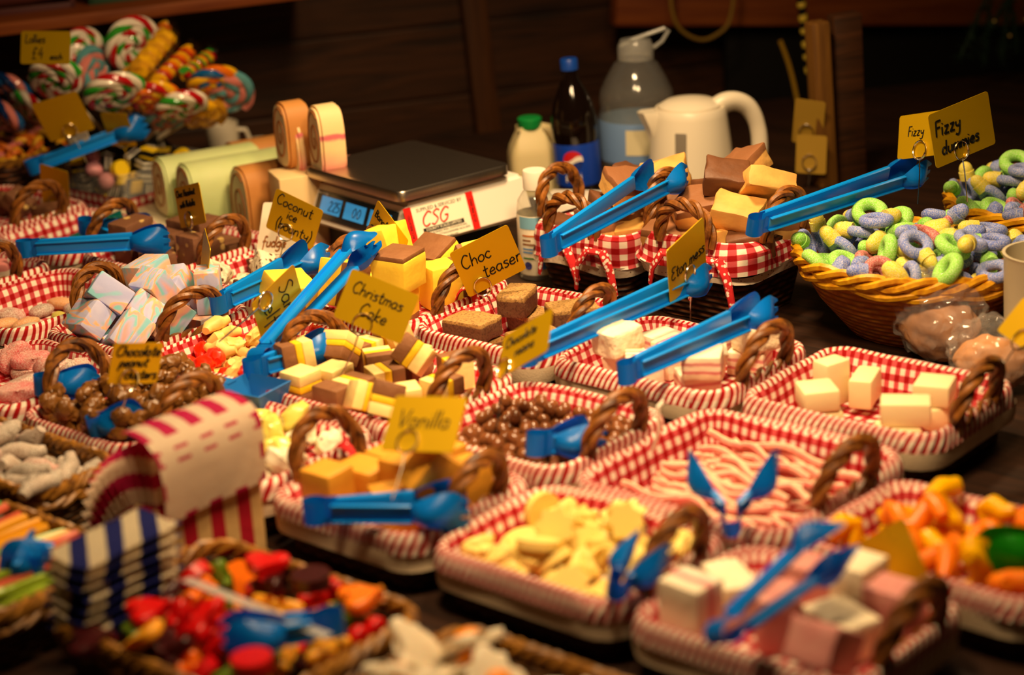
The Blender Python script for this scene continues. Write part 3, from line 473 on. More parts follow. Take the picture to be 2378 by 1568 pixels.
# resting pose of every loose sweet: variant, x, y, z (0.1 mm, from its container), quaternion * 127
REST = {
 'K': '0,-487,-10,559,90,-88,13,-14 0,-701,562,512,1,-125,-21,-4 0,576,578,507,77,-3,-2,101 0,-166,551,599,21,-42,-1,-118 0,46,-615,549,10,86,92,-14',
 'B0': '0,408,318,353,78,1,5,100 0,401,-347,352,120,-7,-8,39 0,-545,-201,355,116,3,4,51 0,-414,348,353,125,5,1,-22 0,450,-682,443,68,40,-67,74 0,-87,-269,354,14,-28,-121,-21 0,-3,329,432,54,36,34,104 0,363,643,449,28,-9,-57,-110 0,62,635,612,84,28,-63,-66',
 'B1': '0,-593,-325,581,88,0,1,-92 0,257,-613,583,1,-59,112,-1 1,550,456,562,1,0,0,127 0,-73,591,671,89,5,90,-4 0,532,60,622,2,-1,89,-90 0,-60,-367,622,79,-79,-43,44 0,-560,625,621,0,0,90,90 1,-601,-364,919,86,3,1,93 0,-533,155,581,2,0,-1,127 1,646,-276,704,64,64,-61,65',
 'B2': '1,-422,-409,429,80,4,5,99 0,709,358,525,22,-80,-24,-93 0,-754,227,475,66,56,62,69 1,370,-463,429,82,4,5,97 1,682,-36,429,16,1,6,126 0,-37,-720,475,96,83,5,3 0,-628,691,488,6,-10,104,-72 0,691,-431,563,112,-20,55,-11 0,184,285,488,89,-90,-11,4 1,-413,392,507,60,70,70,-53 0,125,-34,537,65,-67,-61,-60 1,-165,-294,689,94,70,11,-47 1,-302,17,429,15,1,6,126 0,79,641,522,66,-59,-55,-72 1,-710,-727,659,43,112,39,-12',
 'B3': '1,279,-570,727,77,0,0,101 0,-241,235,682,1,-2,-127,1 0,-480,-304,711,89,90,-3,-3 0,-392,-815,945,88,-18,-88,13 0,-330,20,1265,77,-61,49,-64 0,-160,809,849,28,-124,2,-1 0,448,212,763,75,48,-75,50 1,632,744,895,54,-20,86,74 0,407,-521,1153,2,100,-78,-1',
 'B4': '1,418,453,345,75,0,0,-102 1,-511,631,345,20,0,-1,125 0,426,-456,329,100,-1,2,-78 0,-503,-482,326,127,0,0,-2 0,-483,-527,610,6,1,-1,-127 1,-566,468,663,104,1,2,-72 0,376,446,650,113,0,1,59 0,569,-534,603,99,2,4,79',
 'B5': '1,-531,-416,526,34,-2,3,-122 0,-38,587,511,82,0,0,-97 0,623,563,511,103,0,1,-74 0,556,-430,511,55,0,1,-114 0,694,-507,822,123,3,1,33 0,-581,437,511,126,-1,0,-15 1,741,535,838,106,-1,-1,70 1,-557,-504,876,96,3,-3,83 0,-92,-592,594,29,-31,85,-85 1,365,125,665,77,84,-15,-54 0,-101,-27,591,67,66,60,60',
 'P6': '1,-503,-419,357,119,0,0,-44 0,-499,540,407,53,-53,-73,73 1,491,-424,357,117,0,0,48 1,520,384,357,65,0,0,-109 1,491,388,623,76,0,0,102 0,539,-339,633,123,0,0,33 0,-803,297,502,89,-13,-89,-13 1,-524,-449,623,118,0,0,-46',
 'M00': '0,433,447,583,60,0,-1,-112 0,-546,-342,583,127,1,0,-2 0,-424,462,583,124,1,0,29 0,534,-649,660,63,-63,66,62 0,-547,-736,660,63,65,64,-62',
 'M0': '1,537,-196,276,30,2,3,-123 1,-68,-600,276,25,1,6,124 2,-517,371,277,88,-4,4,-91 1,572,291,276,61,-2,-5,-111 2,-126,646,277,127,3,4,-4 2,-453,-715,277,109,8,-2,-64 3,-6,301,277,27,0,9,124 1,31,-228,276,88,-6,0,-92 0,-486,-305,274,80,6,-4,-98 3,606,650,277,22,-1,6,-125 3,495,-782,277,123,9,0,-31 0,-543,732,275,124,-3,1,26 2,486,-481,286,30,-120,27,-6 2,-666,-26,297,26,-109,-52,30 1,212,-530,306,82,-51,39,-73 1,180,642,315,36,-37,-112,32 2,323,24,278,4,14,126,-9 0,-211,-123,281,92,-18,-16,84 0,-50,-866,293,43,119,8,0 0,427,837,286,17,2,-33,-121 3,-700,-788,300,26,-79,-82,48 2,722,-364,377,81,-2,97,-8',
 'M1': '0,504,544,527,94,0,0,-85 1,-494,581,648,44,-74,-38,-86 0,-420,-31,660,81,38,-82,39 0,560,-56,718,97,10,-50,64 1,141,-198,838,30,-22,56,108 0,-46,-578,527,125,0,0,-21 1,-153,-820,873,119,41,-13,-4 1,43,303,577,8,8,-89,-89 1,-504,488,1087,81,1,-9,98 0,-98,694,866,89,13,80,41 1,-92,-513,1123,26,54,-101,49 1,118,89,1067,73,-44,41,85 0,544,637,983,83,33,-83,33 1,430,-646,727,89,-18,66,-60',
 'M2': '0,447,493,397,102,4,-10,-75 0,-51,30,397,114,12,-1,54 0,-366,552,397,117,7,-9,-49 1,-556,45,454,118,15,9,43 0,-33,565,397,112,7,-10,-59 2,-417,-462,429,117,4,-4,-50 0,593,-628,397,58,-1,-12,-112 1,605,-107,458,101,76,-13,-1 0,-84,-609,397,105,5,-11,-71 1,191,-678,456,76,-65,70,-33 2,163,682,457,40,48,51,98 1,292,-11,456,90,-70,16,-54 2,-362,-742,452,10,15,-92,86 2,398,-454,448,83,-39,-27,83 2,579,153,438,15,126,-4,9 0,-249,663,519,62,12,35,104 2,630,704,469,107,7,28,-61 0,-674,97,620,56,35,-40,-101 1,257,267,483,47,53,-91,53 0,203,-316,514,95,-47,-24,-67 0,-784,93,767,85,-12,-21,92 1,-651,-588,440,29,84,88,23 2,647,-387,516,22,57,-111,13 0,54,-111,588,58,111,-15,9 1,678,407,531,22,103,71,-2 2,-651,615,456,28,-63,-106,-11 1,352,738,610,101,-8,55,-54 0,-270,176,433,18,-105,-67,17 1,-670,-261,489,97,-33,75,1 1,447,92,624,9,99,-77,-16 1,688,-707,655,104,-22,-25,-65 0,125,478,608,1,11,124,-27 1,-620,315,461,120,36,16,-17 0,752,146,670,89,-16,-45,77 0,3,-321,483,30,-61,-45,98 2,-375,-33,603,3,-39,119,21 2,-354,322,580,29,-108,45,-40 0,-370,-239,621,19,-12,66,-106 1,433,-211,655,95,38,-49,57 1,-205,-477,599,72,-93,36,-33 2,-25,256,543,68,-34,42,92 1,569,600,673,17,42,-82,-86 0,-350,-219,400,26,12,18,122 2,414,-714,591,103,12,-47,57 1,-98,-757,611,7,-9,94,84 0,192,168,706,88,2,0,92',
 'M3': '1,-25,1,637,49,76,49,-75 0,-210,676,637,90,0,0,90 1,-735,-695,657,89,0,0,-90 0,620,-372,637,112,0,0,59 0,-597,-298,637,93,0,0,-86 0,-830,483,657,64,-63,64,63 1,-1146,-379,859,81,-52,70,44 0,512,658,657,88,17,89,-17 0,-108,-433,627,0,0,-90,90 0,-400,283,657,28,-86,28,85 0,-845,91,865,119,-44,-9,3 1,804,99,637,90,90,-4,-4 2,-167,-749,627,0,0,-90,90 1,763,-782,823,12,47,114,-28 1,112,380,873,38,-103,40,-50 0,-684,843,858,16,-89,18,-88 0,328,-700,728,106,61,-32,-13',
 'M4': '0,556,280,411,114,-14,6,-54 1,22,-138,417,24,-19,-32,119 1,-285,-9,418,74,-37,2,-96 0,382,-747,410,125,17,5,-17 0,610,114,412,67,24,-18,-104 0,-392,463,414,106,-30,21,-59 1,-553,-35,415,73,-15,-11,103 0,760,134,413,99,-28,26,-70 1,-560,728,414,84,20,5,93 1,-151,-91,415,90,21,-17,-85 1,-359,-531,416,83,2,-16,95 0,-810,-493,415,123,19,-24,-9 1,-575,-460,415,106,-11,15,-67 0,809,289,412,6,9,4,126 0,396,-458,414,119,-39,-2,19 0,42,510,411,117,3,15,46 0,573,-138,412,123,27,7,-15 1,-535,-743,416,108,-15,-5,-66 1,-197,-493,415,123,-16,10,-25 1,-521,262,415,5,-1,28,124 1,367,-145,415,87,-17,-8,90 1,-821,-27,414,110,19,11,60 1,382,-305,418,8,28,-26,121 1,-605,124,418,115,-14,34,41 1,380,479,417,62,11,-6,110 0,585,-710,411,88,-11,10,-90 0,807,739,417,104,42,9,-59 1,-151,74,423,40,-72,69,-67 1,-822,290,421,92,-45,6,74 0,-738,565,410,110,11,15,60 0,644,-497,411,114,13,8,-54 1,-749,744,416,97,9,14,-80 0,227,749,411,25,14,-6,-124 1,795,-295,421,31,-40,10,-116 0,218,-734,418,69,-38,-24,97 1,-615,466,416,115,-19,17,-46 1,-823,-339,415,87,15,18,90 0,-351,721,412,38,-5,-12,-120 0,393,736,413,77,-21,32,-93 0,-221,520,412,15,13,-23,-123 0,22,-304,412,116,12,-6,50 1,637,-327,417,87,13,0,-92 1,183,-511,416,104,-11,13,71 0,-163,725,412,38,2,-12,-120 1,-3,91,425,11,-51,48,-105 0,-577,-264,415,16,-21,-25,-122 1,747,-128,414,117,12,-17,-44 0,790,-727,412,32,-8,4,122 0,224,69,411,79,17,-8,-97 0,159,327,411,51,5,-14,115 1,813,-455,415,69,-4,18,-105 1,17,-745,417,86,8,-35,-86 1,9,-481,415,29,2,18,-122 1,212,477,414,113,20,-9,-55 0,-367,284,412,93,13,1,86 0,-188,297,411,17,-6,16,125 1,211,-122,418,78,-38,0,-93 0,764,457,411,76,-1,-14,101 0,561,697,411,83,21,-10,-93 0,366,24,410,113,11,14,56 0,-196,-328,411,116,-6,-14,49 0,-422,-338,411,111,17,1,-60 0,216,-316,414,109,-28,-8,-59 1,399,318,425,57,-9,84,75 1,36,704,414,71,0,-21,-103 0,-422,117,411,125,-10,-11,14 1,582,494,414,123,21,4,23 0,-823,-654,416,72,-1,-35,99 0,-780,135,411,121,-13,-7,-35 1,-220,-667,415,121,-19,1,34 1,2,289,418,103,-5,-37,65 1,-375,-720,414,101,18,-12,-75 1,108,-393,494,97,19,46,65 0,-597,-663,525,88,-86,-21,23 0,-643,782,532,32,-17,82,90 1,-259,773,516,35,37,52,104 1,-156,-529,553,69,-18,64,-84 1,511,-262,487,99,-6,27,74 1,-414,-35,507,68,36,94,-36 1,-537,491,546,59,-27,82,73 0,-239,-146,511,51,-27,-54,100 1,-646,-144,482,13,-88,33,85 1,-691,8,477,37,61,60,87 1,287,613,426,83,51,39,-71 1,846,-203,520,97,-31,37,66 1,-381,116,546,121,3,31,25 1,-432,-768,536,98,36,-30,-66 0,-199,-321,555,54,-41,45,-97 0,496,-16,462,91,54,71,4 0,-273,-767,514,45,34,-30,110 0,-79,601,453,74,39,18,93 1,-580,-367,532,48,0,69,95 0,-401,422,556,98,-60,-7,54 0,118,-651,487,52,-17,-44,-105 1,265,-441,516,21,-50,-56,-100 0,752,75,560,71,-52,-1,-91 0,-27,-30,513,106,59,-35,15 1,835,-601,476,30,60,83,-70 1,-827,240,565,101,-29,18,68 1,-723,-275,504,65,-26,84,65 1,90,290,539,119,-1,22,40 1,702,-422,527,32,-12,-100,70 0,-444,-614,507,10,59,43,-104 0,669,-771,511,26,-105,31,59 0,-89,-221,484,26,95,-53,-60 0,-380,271,552,5,28,-26,-121 0,663,253,505,120,-18,27,-25 0,648,-11,484,79,29,44,-85 1,-113,-761,489,78,-70,-19,70 0,440,601,479,18,42,-111,43 1,354,-600,423,75,-100,-1,-21 1,-577,356,522,68,-63,57,66 0,219,-292,552,108,3,-21,-64 0,150,603,484,3,-103,51,-54 1,125,-151,535,55,42,-22,-104 0,260,297,511,23,-45,61,-99 0,687,-616,489,91,-13,-71,52 0,126,440,518,32,-10,-22,120 1,122,767,519,31,-53,-9,-111 0,101,-12,436,18,-76,-5,100 1,612,613,520,39,47,-7,111 1,-842,81,533,79,47,12,-87 0,728,507,544,50,-19,-45,-106 1,769,358,529,114,-33,-9,-44 1,328,188,427,1,-77,-67,76 1,-272,389,493,2,-58,78,-82 0,403,-150,556,91,-83,21,-20 1,-246,51,546,77,-22,-98,-12 0,503,-780,518,27,-4,90,-85 0,-258,189,476,91,67,-8,-57 1,-542,39,540,61,-30,43,99 0,-838,495,503,108,31,-46,38 1,605,406,526,89,5,10,90 0,510,-416,502,113,-40,40,-12 0,-521,184,544,49,-43,103,36 1,-837,-551,543,102,53,6,-54 0,671,-204,518,66,-66,46,-73 0,740,619,434,44,46,59,-93 0,441,418,532,24,-27,34,-117 0,-435,-430,510,39,16,51,-109 0,-801,-751,530,55,95,52,39 0,834,-21,472,52,10,72,90 0,22,-547,538,126,11,-9,-3 1,-836,647,493,121,33,6,21 1,-205,622,530,98,-40,-59,38 0,-345,582,495,23,-88,-1,89 0,843,-742,550,36,-23,86,-83 1,-683,245,493,32,-81,-78,-50 1,850,687,542,16,-115,46,23 1,-93,202,502,0,-70,-106,-7 0,-554,-528,563,64,-86,30,61 1,684,-74,613,112,-15,-24,52 1,-829,-177,449,55,-10,77,-84 1,-258,493,601,32,-59,-39,-100 0,-636,617,494,111,3,41,-47 0,158,-471,618,50,68,-24,-92 0,-478,300,649,116,5,-40,-33 0,572,150,549,58,32,72,81 0,-137,-70,587,18,-108,63,-14 0,-734,387,489,38,50,97,-52 0,372,-286,569,58,-7,-64,92 0,-489,597,414,7,-45,112,40 1,-672,-585,423,63,50,-94,-30 1,-86,-391,495,81,69,54,43 0,505,775,524,27,-122,-24,-7 0,-457,-162,424,34,49,-3,112 1,-878,-661,627,44,64,-14,-99 0,-6,-432,620,24,-25,-85,-88 1,-49,764,514,27,87,88,8 1,-794,-65,563,51,86,6,78 1,-493,627,569,28,-42,88,76 1,868,-90,616,70,30,50,89 1,-349,4,648,74,75,15,-70 0,-71,-615,431,96,-63,53,16 1,512,-561,424,27,86,-38,-82 0,654,316,635,126,3,5,-10 0,666,767,498,46,79,69,-55 1,292,520,542,107,31,5,61 0,291,761,541,27,114,34,-36 0,113,174,451,94,8,73,43 0,34,-281,570,18,4,124,-17 1,268,-44,520,36,77,-94,10 0,-696,-748,418,113,8,38,43 1,839,212,523,12,-83,82,48 1,-285,-465,537,42,90,21,77 1,191,-772,557,24,-10,123,15 0,-707,-431,512,53,97,-26,-57 0,461,-652,539,99,-65,-45,2 1,-315,-235,428,20,83,71,-61 1,-97,419,424,27,-72,-70,73 0,552,-180,599,15,-99,-71,34 1,-836,392,613,95,41,66,32 1,250,-587,540,57,-83,74,20 1,-450,765,512,2,-95,-84,0 0,-387,-174,557,10,27,32,119 1,865,470,583,47,-64,17,-98 0,471,154,451,37,90,-78,-24 1,497,541,610,8,-28,75,99 1,-537,-220,558,76,-58,70,-47 1,407,-514,553,119,32,-9,-29',
 'M6': '2,500,-23,383,114,-7,6,-55 0,-555,79,412,126,-12,0,13 0,-722,458,475,61,-1,-30,-107 0,336,-461,409,126,1,19,-1 0,-417,490,685,103,-29,54,-43 0,720,264,465,110,-56,0,-31 2,684,605,484,86,-90,21,-11 0,-315,-268,494,114,37,-29,31 1,-494,39,733,16,23,44,-116 1,640,363,760,25,0,-4,124 2,-495,-533,517,86,44,32,-76 1,124,184,598,123,11,-5,31 1,-61,-547,669,15,-4,-45,118 0,427,-443,721,70,24,50,91 0,-933,-424,547,80,30,-89,-29 0,-21,611,548,96,60,-45,36 1,872,-435,542,90,-7,-44,-78',
 'L0': '0,426,-329,457,37,0,0,121 1,-430,429,452,62,0,0,-111 0,-309,-352,457,39,0,0,121 1,384,103,452,42,0,0,120 2,516,454,487,3,124,-22,19 0,-399,-305,603,33,0,0,123 0,387,-365,603,61,0,0,-111 0,-451,460,593,71,0,0,-106 1,352,529,582,66,-44,-26,96 0,-728,411,587,72,-55,-74,49 1,144,415,565,81,34,-38,-83 1,-719,-175,568,65,-63,64,-62 2,-66,-633,486,38,-9,27,-118 0,-28,411,585,46,-48,-17,106 1,-27,-5,515,121,10,-19,-33',
 'L1': '1,-159,-80,532,7,-49,-66,-97 1,314,-318,533,81,21,-78,-55 2,-471,223,585,62,-5,-14,-110 1,291,270,538,107,12,20,65 1,382,555,571,92,9,77,42 0,-605,43,787,109,-5,-34,55 2,534,85,557,62,-42,56,86 1,-653,-308,526,41,47,109,19 2,90,-32,638,49,14,3,-117 2,44,522,620,8,125,-3,21 2,717,501,580,77,15,100,-4 0,-37,-514,569,80,-7,20,-96 1,623,736,756,88,33,9,85 1,195,764,766,106,60,-1,34 2,101,-267,834,42,63,25,-99 1,-406,-146,526,29,118,-16,-34 1,-325,560,627,76,-35,-90,33 0,-442,-606,680,76,19,-99,10 1,463,340,661,68,71,-52,-61 2,585,-553,580,101,41,28,-59 0,-627,592,714,102,-61,-28,-34 0,720,-702,786,76,20,84,-54 0,-753,-593,673,40,76,-57,-74 2,240,-729,727,62,105,19,-31 0,-394,950,789,4,-79,100,0 1,-165,535,830,84,48,82,8 1,-244,-458,773,77,33,88,36 2,623,-133,840,90,23,79,34',
 'LW': '0,130,508,559,124,2,-28,0 2,534,16,545,123,-25,8,-21 2,-348,430,546,19,-4,-24,123 1,121,-538,543,89,-9,-14,89 0,521,-540,544,117,-8,6,-49 1,-565,-82,542,126,-16,-3,-9 0,511,565,548,52,-10,-34,110 0,-99,-53,540,118,27,-2,-39 1,-563,-400,541,9,-12,-18,-125 0,-178,-374,583,90,-77,-25,-39 1,-437,178,669,1,52,8,-116 1,207,174,544,37,-106,-45,38 1,-330,-633,604,45,90,-58,52 1,234,-148,606,57,-32,107,-18 1,-94,637,716,105,-6,-52,49 0,641,-286,663,59,-42,-35,-98 1,-658,548,573,34,-61,87,-61 1,-60,246,685,12,90,19,-87',
 'N1': '1,327,-456,640,86,87,-24,-24 1,-474,-32,620,3,0,0,-127 1,-491,-552,691,62,65,-63,64 1,-16,109,690,89,-2,90,3 1,633,338,690,89,9,90,-9 1,-497,462,620,0,-88,91,0 1,91,550,690,63,-63,65,63 0,610,-147,991,18,71,-41,-95',
 'N2': '0,-395,110,441,31,118,-10,-35 2,-729,-403,419,70,0,0,106 0,-17,487,403,127,0,0,2 0,864,151,547,84,-30,-70,57 0,68,-466,403,28,0,0,-124 0,589,-343,403,105,0,0,-71 1,687,-147,475,117,-30,33,-23 2,146,-129,495,120,-32,0,27 0,495,208,526,117,-36,-32,8 2,-395,-211,471,64,-71,77,-31 1,-701,281,347,72,0,0,-105 2,210,190,530,111,30,53,5 1,447,554,476,103,-45,6,-59 0,-440,-666,564,96,50,-59,30 1,792,-227,547,116,-31,32,-27 1,-646,528,420,78,-9,21,98 1,-18,160,500,42,-109,-32,39 1,-71,-313,524,116,8,-48,-17 1,678,541,477,39,-38,-26,-112 2,-299,532,510,15,-39,-12,119 2,-250,-495,568,49,-45,-26,105 0,-824,-588,550,24,-34,-48,110 2,-627,608,557,5,5,23,125 0,815,-194,703,73,-44,5,-94 2,785,-636,464,16,93,84,-17 1,-760,19,415,22,-123,25,-2 0,781,608,589,81,-49,-11,-84 1,-907,550,517,38,-88,-24,80 1,-171,-391,731,116,-15,-13,-48 2,-269,334,665,12,7,-44,118 2,373,-563,488,30,-37,-110,-42 2,-243,-7,721,61,-101,-46,-2 2,242,356,758,64,-46,-100,7 0,76,644,624,21,-125,11,5',
 'N3': '0,-719,-545,701,66,-61,66,61 1,469,10,591,24,0,0,125 2,-40,-208,672,84,-30,85,30 2,674,-601,765,25,87,-86,25 2,-148,541,641,5,-5,90,-90 1,326,545,712,90,-1,-90,-1 1,-649,-32,632,87,86,-25,-26 2,757,437,670,64,64,-63,64',
 'GUM': '14,955,55,407,122,0,0,-36 4,-1072,680,417,107,0,0,-68 13,935,652,417,90,0,0,90 8,381,-121,407,52,0,0,-116 8,-937,90,407,124,0,0,26 10,-374,-651,417,123,0,0,32 0,552,-675,407,127,0,0,-2 11,-946,-604,407,37,0,0,-121 0,343,617,407,126,0,0,-15 3,-352,642,407,113,0,0,58 12,-320,-292,407,113,0,0,57 6,1008,-701,407,45,0,0,119 8,310,716,533,5,0,0,127 4,-1056,661,563,2,0,0,127 8,949,-671,533,127,0,0,-9 1,947,628,563,7,0,0,-127 1,-914,-624,543,95,0,0,-84 12,1030,48,533,66,0,0,108 4,-461,0,485,105,-6,-24,-68 10,-1060,82,543,114,0,0,57 5,324,-712,512,69,42,-18,-97 12,-462,-697,553,13,0,0,126 6,277,100,507,91,-31,17,81 5,-346,689,533,119,0,0,-45 13,-248,714,669,64,0,0,110 10,293,231,590,35,-2,-35,-117 10,-1006,-655,689,116,0,0,-51 4,332,781,669,94,0,0,-85 10,-419,-662,689,99,0,0,79 7,1170,40,669,100,0,0,-78 2,-157,174,454,47,0,17,117 10,916,-709,669,69,0,0,-107 0,-1075,-59,679,63,0,0,111 11,894,537,699,111,0,0,-61 1,41,-613,488,78,-21,-34,92 5,-1134,751,699,115,0,0,-54 5,1007,-678,805,48,0,0,118 3,-325,722,805,123,0,0,31 0,959,670,825,31,0,0,123 5,-12,390,496,73,-34,-14,-97 3,-1046,36,805,32,0,0,123 13,-6,-771,602,116,3,-39,34 7,246,320,701,120,-35,-2,21 14,278,731,805,63,0,0,110 7,-1134,705,835,80,0,0,99 7,793,-147,506,57,-27,-54,96 3,-473,-597,825,30,0,0,123 7,-940,-667,835,10,0,0,127 11,704,-252,553,111,27,-54,13 10,-132,-50,597,96,53,41,-48 10,-1283,-379,783,5,-121,22,-31 8,-403,234,573,97,-11,-26,-77 12,-103,-829,689,103,-7,-39,63 1,622,-411,569,111,36,-48,-11 3,-18,-186,589,104,67,-4,27 4,-640,-252,536,11,-38,-30,117 12,-696,-1091,677,9,-117,49,4 6,-133,-888,809,114,26,-30,-41 1,-667,151,620,58,55,-26,-95 5,-756,215,743,55,-56,96,-25 5,690,317,407,0,98,81,0 8,-1175,-789,526,83,80,-41,-34 14,346,-343,577,71,50,1,-93 4,-217,-435,697,92,-39,74,-25 13,-753,-229,665,90,-10,-46,77 2,-723,708,534,100,18,63,44 5,251,-375,661,71,50,1,-93 10,-734,452,597,61,-87,51,47 5,-1160,346,526,89,-87,-20,-15 3,1230,475,588,66,63,-64,-61 14,681,809,527,75,33,84,-50 4,8,-340,764,82,10,-27,93 2,-1202,-325,527,83,-4,90,33',
 'EGG': '0,-501,-541,517,127,0,0,7 1,-509,502,517,111,0,0,61 0,512,459,517,117,0,0,50 0,460,-465,517,117,0,0,-49 0,470,-454,717,91,5,18,87 1,370,238,625,78,6,-19,98 0,-653,526,666,68,-18,-11,105 1,-532,-504,705,122,-21,-1,27 0,-782,666,790,11,-34,14,121 1,467,166,782,51,23,-11,113 0,-704,-225,700,53,7,-43,-107 1,855,10,710,48,43,-21,108 0,-878,-76,734,51,-2,-56,-102 1,-1117,356,711,55,81,-76,-28 0,982,-522,767,66,70,28,79 1,-228,341,682,86,45,22,79 1,1011,-811,798,86,77,44,29 1,671,708,677,100,-36,35,60',
 'SOUR': '0,-764,109,416,9,9,24,124 1,767,-156,451,22,-37,101,-64 1,-24,-4,416,74,-3,-10,103 1,944,-321,419,13,11,-24,-124 0,-527,-202,463,30,-48,113,-16 1,102,-349,452,10,-124,-23,16 2,-697,-391,559,6,-38,-27,118 1,-310,-345,466,91,-83,-11,29 0,836,-414,618,71,102,-13,23 2,-974,-168,452,98,34,-2,74 2,-331,139,409,103,-7,5,-74 0,668,373,444,15,125,-15,-10 0,-507,234,575,2,109,64,-5 0,390,-130,437,59,-86,68,-26 0,1056,245,491,5,-87,-86,-33 0,-824,374,439,52,115,-11,-1 0,288,-167,626,25,-109,46,-38 0,65,349,436,9,5,110,-63 2,-602,-185,636,123,28,-11,-5 2,627,151,409,126,-10,1,-6 1,-138,412,627,26,-37,103,60 2,-518,-5,794,95,-22,-4,81 1,640,-4,598,15,26,-108,-59 0,709,-217,641,119,29,-9,33 1,-885,-468,664,105,-21,-39,-56 0,76,148,605,115,14,6,52 0,-304,205,681,59,-47,-83,61 0,997,39,606,108,-24,45,-43 1,-1153,-243,582,74,50,66,61 0,-146,16,775,89,27,-16,-85 0,1220,-438,701,94,-16,24,-81 1,-751,253,627,105,-5,-4,71 0,274,-435,593,83,-92,19,22 1,70,-222,661,88,82,-41,5 1,-1129,220,599,59,-63,-56,74',
 'YB': '0,413,-636,1432,10,-120,21,35 4,382,574,1009,79,-44,57,-69 2,-184,461,1056,29,22,-1,-122 1,-221,954,942,7,0,0,127 1,-618,654,942,35,0,0,122 4,87,609,987,54,-31,-17,109 3,253,162,946,107,-4,-7,-67 3,708,118,975,123,-19,6,-26 1,263,353,1169,114,11,-19,52 0,771,-764,948,28,8,3,123 1,735,635,1060,3,75,-89,52 4,1164,-352,976,106,-4,-7,-70 0,144,-632,946,114,2,-8,55 1,1143,331,942,106,0,0,71 3,250,985,953,125,8,-7,-22 3,656,-303,949,123,-7,-5,-30 2,712,-176,1162,4,10,-126,-7 0,102,-293,1047,19,97,-62,50 3,-4,-951,1020,34,2,39,-116 4,689,1028,1100,39,-114,39,8 0,515,-934,1082,46,-14,-82,84 2,-114,-138,1034,7,20,-41,-118 4,1232,397,1152,14,9,24,124 5,1360,-107,1001,47,-93,58,-43 0,-1306,-78,1082,43,-68,-42,-89 2,-411,988,1119,115,-1,-26,-48 4,173,279,1354,114,32,-18,42 3,298,-211,1416,22,56,-112,-6 5,1104,-685,1034,75,-17,-69,-74 0,136,1026,1118,101,2,-14,-75 1,-1005,-543,942,14,0,0,-126 5,820,308,1128,117,21,22,38 3,-313,-537,1031,41,83,-86,-16 3,-669,624,1135,124,8,-13,-23 2,-585,29,1009,5,94,-78,33 2,1377,-402,1166,51,10,-14,115 2,-106,76,1102,34,106,-47,39 0,-868,320,1061,34,17,110,51 1,-614,-622,1014,75,23,19,98 0,696,781,1296,41,-6,-7,-120 5,773,-557,1155,6,-28,-109,-59 2,-1041,79,1048,4,-107,-41,-54 3,149,-1068,1135,36,-25,49,-109 4,422,-1154,1170,33,43,-90,72 1,-44,-551,1236,80,76,-17,-61 5,638,363,1332,46,27,-11,-115 2,1033,215,1331,2,40,-120,-1 0,1119,752,1072,9,59,89,68 1,-829,-970,1067,7,69,91,-56 0,-666,-77,1285,15,-2,-20,-125 1,-1302,287,1099,8,-90,-3,90 4,-341,-299,1256,69,56,-55,-72 3,-932,529,1304,5,11,123,-28 1,-231,120,1274,19,-54,105,-43 3,77,713,1312,5,-119,-1,-44 1,-474,422,1344,100,36,5,-70 4,479,76,1318,107,63,-27,-8 2,-1380,-340,1074,67,-68,20,-82 1,762,-335,1371,75,18,23,98 5,-470,-990,1059,82,-22,-77,55 1,-777,255,1461,29,-84,-90,-7 1,973,-847,1241,22,-104,-47,-50 0,-856,-280,1065,37,40,-102,53 0,974,-263,1460,98,-27,10,-76 5,-771,978,1084,33,-60,92,55 0,-480,-81,1476,102,-3,-2,76 2,-366,1332,1178,34,122,-8,6 0,-1132,915,1144,2,14,-126,9',
